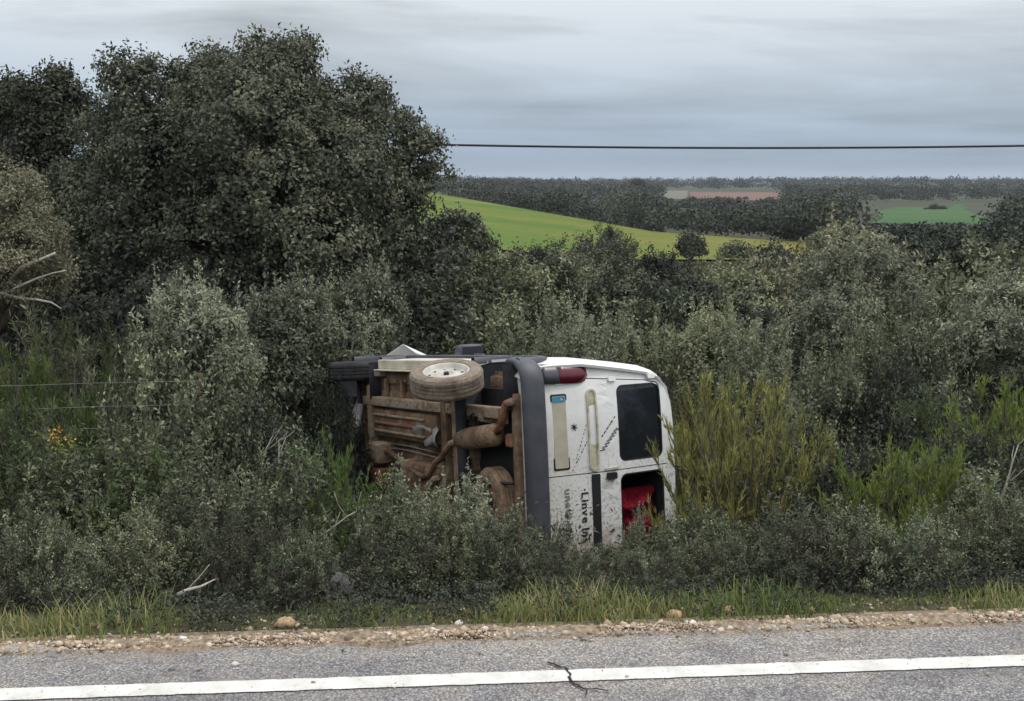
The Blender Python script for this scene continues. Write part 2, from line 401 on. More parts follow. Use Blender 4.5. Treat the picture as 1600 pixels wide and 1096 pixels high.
def crack():
    root = empty('road_crack', (RO[0], RO[1], .006)); root.rotation_euler = (0, 0, ROT)
    def strip(name, pts, w):
        bm = bmesh.new(); prev = None
        for i, (s, t) in enumerate(pts):
            a = pts[min(i + 1, len(pts) - 1)]; b = pts[max(i - 1, 0)]
            d = Vector((a[0] - b[0], a[1] - b[1])).normalized(); n = Vector((-d.y, d.x))
            ww = w * (.5 + random.random()) * (.3 if i in (0, len(pts) - 1) else 1)
            v = [bm.verts.new((s + n.x * k * ww, t + n.y * k * ww, z)) for k, z in ((-1, 0), (-.3, .0025), (.3, .0025), (1, 0))]
            if prev:
                for k in range(3): bm.faces.new((prev[k], prev[k + 1], v[k + 1], v[k]))
            prev = v
        bm_obj(name, bm, MAT['tar'], root)
    def wig(a, b, n, amp):
        return [(a[0] + (b[0] - a[0]) * i / n + random.uniform(-amp, amp), a[1] + (b[1] - a[1]) * i / n + random.uniform(-amp, amp)) for i in range(n + 1)]
    strip('fissure', wig((.10, -.235), (.155, -.29), 6, .006) + wig((.155, -.29), (.165, -.40), 8, .007)[1:] + wig((.165, -.40), (.205, -.475), 6, .006)[1:], .0042)
    strip('side_fissure', wig((.2, -.455), (.27, -.47), 6, .005), .002)
    strip('side_fissure', wig((.203, -.47), (.19, -.515), 4, .003), .002)
    tag(root, 'jagged black crack running across the white edge line', 'crack')
crack()

# ------------------------------------------------------------------ gravel verge, stones
def ico(n_sub=1):
    bm = bmesh.new(); bmesh.ops.create_icosphere(bm, subdivisions=n_sub, radius=1)
    V = np.array([v.co[:] for v in bm.verts]); Fq = np.array([[v.index for v in f.verts] for f in bm.faces]); bm.free()
    return V, Fq
def rand_rot(n):
    q = rng.normal(size=(n, 4)); q /= np.linalg.norm(q, axis=1)[:, None]
    w, x, y, z = q.T
    return np.stack([1 - 2 * (y * y + z * z), 2 * (x * y - z * w), 2 * (x * z + y * w), 2 * (x * y + z * w), 1 - 2 * (x * x + z * z), 2 * (y * z - x * w), 2 * (x * z - y * w), 2 * (y * z + x * w), 1 - 2 * (x * x + y * y)], -1).reshape(n, 3, 3)
def gravel():
    V, Fq = ico(1); n = 16000
    s = rng.uniform(-3.4, 3.4, n); t = rng.normal(.062, .050, n)
    far = rng.random(n) < .12; t[far] = -np.abs(rng.normal(0, .22, far.sum()))
    far2 = rng.random(n) < .1; t[far2] = rng.uniform(.1, .5, far2.sum())
    x = RO[0] + s * E1[0] + t * EN[0]; y = RO[1] + s * E1[1] + t * EN[1]
    size = np.exp(rng.normal(math.log(.0046), .5, n)); size[t < -.02] *= .42
    bigger = rng.random(n) < .06; size[bigger] *= np.where(t[bigger] > 0, rng.uniform(1.2, 2.1, bigger.sum()), 1)
    size = np.clip(size, .002, .024)
    z = np.where(t < 0, .004, ground_z(x, y) + .028 * np.exp(-((t - .06) / .07) ** 2)) + size * .25
    R = rand_rot(n); P = V[None] * (1 + rng.normal(0, .22, (n, len(V), 1))) * rng.uniform(.45, 1.2, (n, 1, 3))
    P = np.einsum('nij,nvj->nvi', R, P) * size[:, None, None] * np.array([1, 1, .75]) + np.stack([x, y, z], -1)[:, None]
    Fa = (Fq[None] + (np.arange(n) * len(V))[:, None, None]).reshape(-1, 3)
    o = obj('gravel', mesh_np('gravel', P.reshape(-1, 3), Fa, MAT['gravel'], tint=np.repeat(np.clip(rng.normal(.5, .25, n), 0, 1), len(Fq))))
    tag(o, 'loose tan gravel along the edge of the asphalt', 'gravel', kind='stuff')
    # the low shoulder of packed tan dirt under it
    S = np.linspace(-30, 30, 700); T = np.linspace(-.06, .24, 9); S, T = np.meshgrid(S, T)
    X = RO[0] + S * E1[0] + T * EN[0]; Y = RO[1] + S * E1[1] + T * EN[1]
    Z = np.where(T < .0, .002, ground_z(X, Y) + .008) + (.022 + .01 * np.sin(S * 9) + .008 * np.sin(S * 23 + 2)) * np.exp(-((T - .06) / .06) ** 2)
    Z[0] -= .03; Z[-1] -= .05
    nr, nc = S.shape; i = np.arange(nr * nc).reshape(nr, nc)
    Fs = np.stack([i[:-1, :-1], i[:-1, 1:], i[1:, 1:], i[1:, :-1]], -1).reshape(-1, 4)
    m = plain('packed_tan_dirt', (.38, .30, .22), .95, .1, var=.5, scale=45, bumps=1.0)
    tag(obj('shoulder', mesh_np('shoulder', np.stack([X, Y, Z], -1).reshape(-1, 3), Fs, m, smooth=True)), kind='structure')
gravel()
def at_px(px, y):                                        # world X seen at photo column px when at depth y
    return (px - 800) / FPX * (y * math.cos(PITCH) + .2)
def ground_hit(px, py):
    v = -(py - 548) / FPX; d = np.array([(px - 800) / FPX, math.cos(PITCH) + v * math.sin(PITCH), -math.sin(PITCH) + v * math.cos(PITCH)])
    t = 1.0
    for _ in range(4000):
        p = np.array([0, 0, CAMH]) + d * t
        s_, tt = road_st(p[0], p[1])
        if p[2] <= (0.0 if tt < 0 else gz(p[0], p[1])): break
        t += .01
    return p
def stone(px, py, wpx, mat, label, name='stone', flat=.65, seed=0):
    p = ground_hit(px, py); r = wpx / 2 / FPX * math.hypot(p[1], 1.6)
    rs = np.random.default_rng(seed + int(px))
    V, Fq = ico(2); V = V * (1 + rs.normal(0, .10, (len(V), 1)))
    k = rs.normal(size=(9, 3)); k /= np.linalg.norm(k, axis=1)[:, None]
    for d in k:
        h = V @ d; V = V - np.maximum(h - .78, 0)[:, None] * d
    V = V * r * np.array([1, .8, flat]); o = obj(name, mesh_np(name, V, Fq, mat, tint=np.full(len(Fq), rs.random())))
    o.location = (p[0], p[1], p[2] + r * flat * .45); o.rotation_euler = (0, 0, rs.random() * 6)
    tag(o, label, 'stone', 'larger stones on the verge')
for a in ((447, 979, 34, 'tanrock', 'largest tan stone at the asphalt edge in the left half of the picture', 1),
          (717, 977, 16, 'paleRock', 'small upright whitish stone on the gravel below the van bumper', 2),
          (757, 987, 17, 'paleRock', 'whitish pebble lying on the asphalt edge, right of the upright whitish stone', 3),
          (1053, 966, 30, 'tanrock', 'orange tan stone at the grass edge below the red cloth', 4),
          (1140, 958, 24, 'tanrock', 'flat tan stone at the grass edge, right of the orange tan one', 5),
          (1266, 955, 16, 'tanrock', 'small tan stone at the grass edge below the broom bush', 6),
          (1488, 957, 18, 'tanrock', 'tan stone on the gravel nearest the right end of the verge', 7),
          (268, 1049, 17, 'darkrock', 'dark flat lump of asphalt on the road left of the middle', 8),
          (367, 1040, 14, 'paleRock', 'white chip of stone on the asphalt just above the edge line', 9),
          (912, 1002, 16, 'darkrock', 'small dark lump on the asphalt above the crack', 10),
          (376, 1003, 22, 'darkrock', 'flat dark sliver on the asphalt below the largest tan stone', 11)):
    stone(a[0], a[1], a[2], MAT[a[3]], a[4], seed=a[5], flat=.22 if 'dark' in a[3] else .65)

# ------------------------------------------------------------------ foliage generators
def unit(v): return v / np.maximum(np.linalg.norm(v, axis=-1, keepdims=True), 1e-9)
def leaves(P, D, Ln, Wd, g, fold=.25, face=None, jit=.45):
    """one bent diamond leaf per point: base P, direction D, length Ln, width Wd"""
    n = len(P); D = unit(D)
    if face is None: side = unit(np.cross(D, g.normal(size=(n, 3))))
    else:                                                # blades turned to the open side, as on a living bush
        fn = unit(face + g.normal(0, jit, (n, 3))); D = unit(D - fn * (D * fn).sum(1, keepdims=True) * .8); side = unit(np.cross(fn, D))
    nor = np.cross(side, D); nor = nor * np.where((nor * (face if face is not None else nor)).sum(1, keepdims=True) < 0, -1, 1)
    Ln = np.broadcast_to(Ln, n)[:, None]; Wd = np.broadcast_to(Wd, n)[:, None]
    mid = P + D * Ln * .45
    V = np.stack([P, mid + side * Wd * .5 + nor * Wd * fold, P + D * Ln, mid - side * Wd * .5 + nor * Wd * fold], 1)
    return V.reshape(-1, 3), np.arange(n * 4).reshape(n, 4)
def bez(A, B, C, t):
    t = t[..., None]; return A * (1 - t) ** 2 + B * 2 * t * (1 - t) + C * t * t
def bezd(A, B, C, t):
    t = t[..., None]; return unit(2 * (1 - t) * (B - A) + 2 * t * (C - B))
def tubes(A, B, C, r0, r1, seg=4):
    """three-sided tapering tubes along n quadratic curves"""
    n = len(A); ts = np.linspace(0, 1, seg + 1)
    Pt = np.stack([bez(A, B, C, np.full(n, t)) for t in ts], 1); Dt = np.stack([bezd(A, B, C, np.full(n, t)) for t in ts], 1)
    ref = np.array([.31, .72, .62]); s = unit(np.cross(Dt, ref)); u = np.cross(s, Dt)
    r = (np.asarray(r0)[:, None] * (1 - ts) + np.asarray(r1)[:, None] * ts)[..., None]
    ring = np.stack([Pt + (s * math.cos(a) + u * math.sin(a)) * r for a in (0, 2.094, 4.189)], 2)   # n, seg+1, 3, 3
    V = ring.reshape(-1, 3); base = (np.arange(n) * (seg + 1) * 3)[:, None, None, None]
    k = np.arange(seg)[None, :, None, None] * 3; j = np.arange(3)[None, None, :, None]; j2 = (j + 1) % 3
    Fq = np.concatenate([base + k + j, base + k + j2, base + k + 3 + j2, base + k + 3 + j], -1).reshape(-1, 4)
    return V, Fq
def shrub_mesh(name, seed, H=1.0, R=.5, n1=26, n2=9, n3=12, leaf=(.04, .014), up=.6, spread=.25, spire=.2, side=.28, strand=False, tintc=.45, flat_top=.0):
    """stems rising from the base, side shoots, leaves along the shoots"""
    g = np.random.default_rng(seed)
    az = g.uniform(0, 2 * math.pi, n1); rr = np.sqrt(g.uniform(0, 1, n1))
    hh = H * (1 - (.62 - flat_top) * rr ** 2.2) * (1 - g.uniform(0, spire, n1))
    low = g.random(n1) < .32; hh[low] *= g.uniform(.25, .7, low.sum())
    az2 = az + g.normal(0, .25, n1)
    A = np.stack([np.cos(az) * R * spread * rr, np.sin(az) * R * spread * rr, np.zeros(n1)], -1)
    C = np.stack([np.cos(az2) * R * rr, np.sin(az2) * R * rr, hh], -1)
    C[low, :2] *= 1.12
    B = A * .5 + C * .5; B[:, :2] += (C[:, :2] - A[:, :2]) * (.5 - up) ; B[:, 2] += hh * .12
    B += g.normal(0, R * .06, B.shape)
    # side shoots
    m = n1 * n2; i = np.repeat(np.arange(n1), n2); t = g.uniform(.12, 1.0, m) ** .75
    P0 = bez(A[i], B[i], C[i], t); T0 = bezd(A[i], B[i], C[i], t)
    out = g.normal(size=(m, 3)); out[:, 2] = np.abs(out[:, 2]) * .5
    d = unit(T0 * .8 + out * .75 + np.array([0, 0, up * .7]))
    ln = side * H * g.uniform(.35, 1.0, m) * (1.15 - .6 * t)
    C2 = P0 + d * ln[:, None]; B2 = P0 + unit(d + g.normal(0, .25, d.shape)) * ln[:, None] * .5; C2[:, 2] += ln * .12
    C2[:, 2] = np.maximum(C2[:, 2], .02 * H)
    shoot_t = g.normal(0, .16, m)
    if strand:
        q = m * n3; k = np.repeat(np.arange(m), n3); tt = g.uniform(.1, 1, q)
        Pq = bez(P0[k], B2[k], C2[k], tt); Dq = unit(bezd(P0[k], B2[k], C2[k], tt) * 1.0 + g.normal(0, .42, (q, 3)) + np.array([0, 0, .45]))
        L_ = leaf[0] * g.uniform(.5, 1.2, q); W_ = np.full(q, leaf[1])
        V, Fq = leaves(Pq, Dq, L_, W_, g, .1)
    else:
        q = m * n3; k = np.repeat(np.arange(m), n3); tt = g.uniform(.08, 1.02, q)
        Pq = bez(P0[k], B2[k], C2[k], tt); Tq = bezd(P0[k], B2[k], C2[k], tt)
        Dq = unit(Tq * .55 + unit(g.normal(size=(q, 3))) * .85 + np.array([0, 0, .25]))
        L_ = leaf[0] * g.uniform(.55, 1.25, q); W_ = leaf[1] * g.uniform(.7, 1.2, q)
        V, Fq = leaves(Pq, Dq, L_, W_, g)
    tint = np.clip(tintc + shoot_t[k] + g.normal(0, .2, q), 0, 1)
    fol = mesh_np(name + '_foliage', V, Fq, MAT['grey'], tint=tint)
    r1 = np.full(n1, .010 * H ** .5); V1, F1 = tubes(A, B, C, r1, r1 * .35, 5)
    r2 = np.full(m, .0038 * H ** .5); V2, F2 = tubes(P0, B2, C2, r2, r2 * .4, 2)
    st = mesh_np(name + '_stems', np.concatenate([V1, V2]), np.concatenate([F1, F2 + len(V1)]), MAT['twig'])
    return dict(fol=fol, st=st, H=float(np.percentile(V[:, 2], 99.3)), W=float(2 * np.percentile(np.hypot(V[:, 0], V[:, 1]), 96)))

def bush_mesh(name, seed, H, R, n_lobe, n_clump, per, leaf, clump_r, n_sp=0, sp_len=.3, tintc=.42, low=.25):
    """domed bush: overlapping lobes carrying leaf clumps, upright leafy shoots on top, stems from the base"""
    g = np.random.default_rng(seed)
    az = g.uniform(0, 6.283, n_lobe); rr = np.sqrt(g.uniform(0, 1, n_lobe)) * .66
    lr = R * g.uniform(.26, .46, n_lobe)
    top = H * np.sqrt(np.clip(1 - .72 * (rr / .68) ** 2, .1, 1)) * g.uniform(.72, 1.0, n_lobe)
    lz = np.maximum(top - lr, lr * .4 + low * H * g.random(n_lobe) * .3)
    dn = g.random(n_lobe) < .3; lz[dn] *= g.uniform(.35, .7, dn.sum()); rr[dn] = g.uniform(.45, .75, dn.sum())
    L3 = np.stack([np.cos(az) * rr * R, np.sin(az) * rr * R, lz], -1)
    w = lr ** 2; li = g.choice(n_lobe, n_clump, p=w / w.sum())
    d = unit(g.normal(size=(n_clump, 3)) + np.array([0, 0, .25])); P = L3[li] + d * (lr[li] * g.uniform(.7, 1.08, n_clump))[:, None] * np.array([1, 1, 1.05])
    P[:, 2] = np.where(P[:, 2] < .03 * H, g.uniform(.03, .2, n_clump) * H, P[:, 2])
    dist = np.linalg.norm(P[:, None] - L3[None], axis=2) / lr[None]; keep = ((dist < .6).sum(1) == 0) | (g.random(n_clump) < .25)
    P, d, li = P[keep], d[keep], li[keep]; n = len(P); k = np.repeat(np.arange(n), per); q = n * per
    cr = clump_r * g.uniform(.6, 1.35, n)
    sh = unit(d + np.array([0, 0, .7]) + g.normal(0, .25, d.shape))             # shoot axis of each clump
    Pq = P[k] + sh[k] * (g.uniform(-.9, 1.2, q) * cr[k])[:, None] + g.normal(0, .30, (q, 3)) * cr[k][:, None]
    Dq = unit(sh[k] * .6 + unit(g.normal(size=(q, 3))))
    tint = tintc + g.normal(0, .16, n)[k] + g.normal(0, .25, q)
    ctr = np.array([0, 0, .30 * H]); fc = unit(unit((P - ctr) * np.array([1, 1, R / H * 1.2])) * .6 + d * .55 + np.array([0, 0, .25]))
    V, Fq = leaves(Pq, Dq, leaf[0] * g.uniform(.55, 1.25, q), leaf[1] * g.uniform(.7, 1.2, q), g, face=fc[k])
    if n_sp:
        sel = g.choice(np.argsort(-P[:, 2])[:max(n_sp * 2, n // 3)], n_sp); nl = 46; ks = np.repeat(np.arange(n_sp), nl); m = n_sp * nl
        ax = unit(np.array([0, 0, 1.0]) + g.normal(0, .16, (n_sp, 3)) + d[sel] * .18); ln = sp_len * g.uniform(.4, 1.1, n_sp)
        u = g.uniform(-.3, 1.0, m); Ps = P[sel][ks] + ax[ks] * (u * ln[ks])[:, None] + g.normal(0, leaf[0] * .28, (m, 3))
        Ds = unit(ax[ks] * .75 + unit(g.normal(size=(m, 3))) * .8)
        V2, F2 = leaves(Ps, Ds, leaf[0] * g.uniform(.5, 1.1, m) * (1.1 - .35 * np.clip(u, 0, 1)), leaf[1] * g.uniform(.7, 1.1, m), g)
        Fq = np.concatenate([Fq, F2 + len(V)]); V = np.concatenate([V, V2]); tint = np.concatenate([tint, tintc + .22 + g.normal(0, .12, n_sp)[ks] + g.normal(0, .14, m)])
    fol = mesh_np(name + '_foliage', V, Fq, MAT['grey'], tint=np.clip(tint, 0, 1))
    nb = n_lobe * 2; A = np.stack([g.normal(0, .08 * R, nb), g.normal(0, .08 * R, nb), np.zeros(nb)], -1); C = np.repeat(L3, 2, 0) + g.normal(0, .1 * R, (nb, 3)); C[:, 2] = np.maximum(C[:, 2], .1 * H)
    B = A * .5 + C * .5 + g.normal(0, .06 * R, A.shape); r1 = np.full(nb, .011 * H ** .6); V1, F1 = tubes(A, B, C, r1, r1 * .45, 5)
    C2 = P; A2 = L3[li] * .9 + P * .1; A2[:, 2] -= lr[li] * .3; B2 = A2 * .5 + C2 * .5; r2 = np.full(n, .0032 * H ** .5); V2, F2 = tubes(A2, B2, C2, r2, r2 * .5, 2)
    st = mesh_np(name + '_stems', np.concatenate([V1, V2]), np.concatenate([F1, F2 + len(V1)]), MAT['twig'])
    return dict(fol=fol, st=st, H=float(np.percentile(V[:, 2], 98.5)), W=float(2 * np.percentile(np.hypot(V[:, 0], V[:, 1]), 95)))
PROTO = {
 'jara': [bush_mesh('jara', 100 + i, .85, .55, 16, 250, 44, (.031, .0125), .058, 26, .18) for i in range(5)],
 'grey': [bush_mesh('grey', 200 + i, 2.2, 1.0, 20, 420, 44, (.052, .022), .105, 60, .42, .44) for i in range(4)],
 'dense': [bush_mesh('dense', 300 + i, 2.2, 1.35, 22, 330, 60, (.078, .042), .20, 12, .22) for i in range(4)],
 'broom': [shrub_mesh('broom', 400 + i, H=1.15, R=.75, n1=90, n2=11, n3=28, leaf=(.055, .0065), spire=.24, up=.45, spread=.12, side=.24, strand=True, flat_top=.28) for i in range(3)],
 'heath': [shrub_mesh('heath', 500 + i, H=.9, R=.75, n1=46, n2=9, n3=18, leaf=(.05, .008), spire=.25, up=.6, side=.26, flat_top=.25) for i in range(3)],
}
COUNT = {}
def place(kind, x, y, h, w, mat, label, name, cat='shrub', group=None, rot=None, sink=.03, parts=('stems', 'foliage')):
    k = COUNT.get(kind, 0); COUNT[kind] = k + 1
    p = PROTO[kind][k % len(PROTO[kind])]
    root = empty(name, (x, y, gz(x, y) - sink)); root.rotation_euler = (0, 0, random.uniform(0, 6.28) if rot is None else rot)
    s = w / p['W']; root.scale = (s, s, h / p['H'])
    a = obj(parts[0], p['st'], root); b = obj(parts[1], p['fol'], root)
    b.material_slots[0].link = 'OBJECT'; b.material_slots[0].material = MAT[mat]
    tag(root, label, cat, group)
    return root
def plant(kind, px, top, wpx, y, mat, label, name, minw=None, **kw):
    """a plant whose top shows at photo row `top`, column px, standing y metres from the camera"""
    ang = PITCH + math.atan((top - 548) / FPX); zt = CAMH - y * math.tan(ang)
    x = (px - 800) / FPX * (y * math.cos(PITCH) - (zt - CAMH) * math.sin(PITCH))
    w = wpx / FPX * y * 1.05
    h = max(.25, zt - gz(x, y) + .03)
    w = max(w, h * {'dense': 1.15, 'grey': .85, 'jara': 1.15, 'heath': 1.1, 'broom': .95}[kind] * (1 if minw is None else minw))
    return place(kind, x, y, h, w, mat, label, name, **kw)

# ------------------------------------------------------------------ trees
def limb(bm, pts, r): bm_tube(bm, pts, r, 9 if max(r) > .06 else 5)
def oak(name, label, base, lobes, n_clump, per, leaf, mat, seed, trunk_r=.2, clump_r=.2, group=None, cat='tree', parts=('crown', 'trunk'), n_sp=0, sp_len=.4):
    """lobes: (x, y, z, r) in metres relative to the base"""
    g = np.random.default_rng(seed); root = empty(name, base)
    lob = np.array(lobes); wts = lob[:, 3] ** 2; wts /= wts.sum()
    li = g.choice(len(lob), n_clump, p=wts); d = unit(g.normal(size=(n_clump, 3))); d[:, 2] += .12
    d = unit(d); rad = lob[li, 3] * np.where(g.random(n_clump) < .8, g.uniform(.80, 1.03, n_clump), g.uniform(.3, .8, n_clump))
    rad *= .93 + .13 * np.sin(d[:, 0] * 7 + li) * np.sin(d[:, 2] * 6 + li * 2) 
    P = lob[li, :3] + d * rad[:, None] * np.array([1, 1, .92])
    # clumps well inside another lobe only fill the dark centre: drop most
    dist = np.linalg.norm(P[:, None] - lob[None, :, :3], axis=2) / lob[None, :, 3]
    inside = (dist < .62).sum(1) > 0; keep = ~inside | (g.random(n_clump) < .3); P, d, li = P[keep], d[keep], li[keep]
    n = len(P); k = np.repeat(np.arange(n), per); q = n * per
    cr = clump_r * g.uniform(.6, 1.4, n)
    off = unit(g.normal(size=(q, 3))) * (g.random((q, 1)) ** .5) * .95; off += d[k] * g.uniform(-.3, .35, q)[:, None]
    Pq = P[k] + off * cr[k][:, None] * np.array([1, 1, .8])
    Dq = unit(d[k] * .5 + unit(g.normal(size=(q, 3))) + np.array([0, 0, .2]))
    V, Fq = leaves(Pq, Dq, leaf[0] * g.uniform(.6, 1.25, q), leaf[1] * g.uniform(.7, 1.2, q), g, face=unit(d[k] + np.array([0, 0, .2]) + off * .35))
    tint = np.clip(.42 + g.normal(0, .2, n)[k] + .14 * np.sin(li * 2.4)[k] + g.normal(0, .2, q), 0, 1)
    if n_sp:                                             # upright leafy shoots standing above the crown
        sel = g.choice(np.argsort(-(P[:, 2] - .35 * P[:, 1]))[:max(n_sp * 2, n // 2)], n_sp); nl = 44; ks = np.repeat(np.arange(n_sp), nl); m = n_sp * nl
        ax = unit(np.array([0, 0, 1.0]) + g.normal(0, .15, (n_sp, 3)) + d[sel] * .2); ln = sp_len * g.uniform(.4, 1.1, n_sp); u = g.uniform(-.3, 1, m)
        V2, F2 = leaves(P[sel][ks] + ax[ks] * (u * ln[ks])[:, None] + g.normal(0, leaf[0] * .28, (m, 3)), unit(ax[ks] * .75 + unit(g.normal(size=(m, 3))) * .8), leaf[0] * g.uniform(.5, 1.1, m), leaf[1] * g.uniform(.7, 1.1, m), g)
        Fq = np.concatenate([Fq, F2 + len(V)]); V = np.concatenate([V, V2]); tint = np.concatenate([tint, np.clip(.66 + g.normal(0, .12, n_sp)[ks] + g.normal(0, .14, m), 0, 1)])
    obj(parts[0], mesh_np(parts[0], V, Fq, MAT[mat], tint=tint), root)
    bm = bmesh.new(); cz = lob[:, 2].min()
    c = lob[:, :3].mean(0); fork = Vector((c[0] * .3, c[1] * .3, max(.8, cz * .75)))
    limb(bm, [(0, 0, -.2), (fork.x * .2, 0, fork.z * .4), fork], [trunk_r * 1.4, trunk_r, trunk_r * .9])
    for l in lob:
        e = Vector(l[:3]); mid = fork.lerp(e, .5) + Vector(g.normal(0, .12, 3)); mid.z += .1
        limb(bm, [fork + Vector((0, 0, -.1)), fork.lerp(mid, .5) + Vector(g.normal(0, .05, 3)), mid, mid.lerp(e, .6), e], [trunk_r * .55, trunk_r * .45, trunk_r * .35, trunk_r * .22, trunk_r * .1])
        for _ in range(7):
            dd = Vector(unit(g.normal(size=3))) * l[3] * .85; limb(bm, [mid.lerp(e, .5), mid.lerp(e, .8) + dd * .5, e + dd], [trunk_r * .16, trunk_r * .1, trunk_r * .03])
    bm_obj(parts[1], bm, MAT['bark'], root, True)
    tag(root, label, cat, group)
    return root
def lobes_px(lst, y0, base):
    """lobes given as seen: (column, row, radius px, depth offset m)"""
    out = []
    for px, py, r, dy in lst:
        y = y0 + dy; ang = PITCH + math.atan((py - 548) / FPX); z = CAMH - y * math.tan(ang); x = (px - 800) / FPX * y * 1.005
        out.append((x - base[0], y - base[1], z - base[2], r / FPX * y))
    return out
def big_oaks():
    b = (-3.35, 17.2); base = (b[0], b[1], gz(*b))
    L = [(445, 140, 74, 0), (335, 155, 76, .4), (250, 160, 70, -.2), (540, 190, 74, .3), (400, 215, 120, -1.0), (610, 225, 62, .2), (655, 240, 40, .3), (280, 260, 105, -.8),
         (530, 280, 100, -1.0), (420, 320, 110, -1.4), (620, 300, 55, 0), (200, 215, 62, .4), (220, 350, 90, -.9), (330, 395, 95, -1.5), (500, 390, 95, -1.6), (595, 385, 75, -.6), (160, 310, 70, .2),
         (380, 180, 110, 1.6), (520, 260, 110, 1.5), (270, 280, 110, 1.7), (430, 330, 110, 1.8), (478, 88, 32, .1), (420, 84, 34, .2), (208, 112, 32, .1), (690, 265, 22, .3), (585, 155, 34, .4), (130, 400, 80, -.3)]
    oak('holm_oak', 'largest tree, a broad dark holm oak rising behind the scrub on the left', base, lobes_px(L, 17.2, base), 4300, 56, (.068, .042), 'oak', 11, .24, .21)
    b = (-9.3, 21.5); base = (b[0], b[1], gz(*b))
    L = [(95, 165, 50, 0), (48, 168, 40, .2), (132, 175, 34, .4), (18, 178, 26, 0), (95, 220, 48, -.3), (30, 275, 55, -.5), (-60, 250, 60, 0), (90, 300, 70, -.5), (150, 285, 40, .3), (-60, 320, 80, 0), (75, 190, 50, 1.2), (110, 128, 22, 0), (45, 138, 16, .1)]
    oak('holm_oak', 'smaller dark holm oak at the left edge with sky showing under its crown', base, lobes_px(L, 21.5, base), 1100, 60, (.086, .05), 'oak', 12, .2, .27)
    b = (-6.25, 13.6); base = (b[0], b[1], gz(*b))
    L = [(20, 330, 62, 0), (-40, 360, 70, 0), (60, 385, 52, -.2), (15, 420, 65, -.3), (85, 430, 36, 0), (-60, 430, 80, 0), (40, 290, 34, .2), (-10, 270, 36, .3), (30, 350, 60, .9)]
    t = oak('pale_tree', 'pale khaki leafed small tree with bare twigs at the left edge', base, lobes_px(L, 13.6, base), 1000, 34, (.05, .022), 'khaki', 13, .11, .15)
    bm = bmesh.new()
    for pts in ([(-15, 478), (5, 462), (35, 447), (60, 436), (84, 428), (104, 424)], [(0, 456), (30, 466), (58, 469), (80, 474), (94, 484)], [(40, 418), (70, 406), (92, 396)]):
        P = [(at_px(a, 13.1) - base[0], 13.05 + i * .02 - base[1], CAMH - 13.05 * math.tan(PITCH + math.atan((c - 548) / FPX)) - base[2]) for i, (a, c) in enumerate(pts)]
        P = [(P[0][0] - .5, .0, P[0][2] - .35)] + P
        bm_tube(bm, P, [.03] + [.022 - .0032 * i for i in range(len(P) - 1)], 6)
    bm_obj('bare_branch', bm, MAT['deadwood'], t, True)
big_oaks()
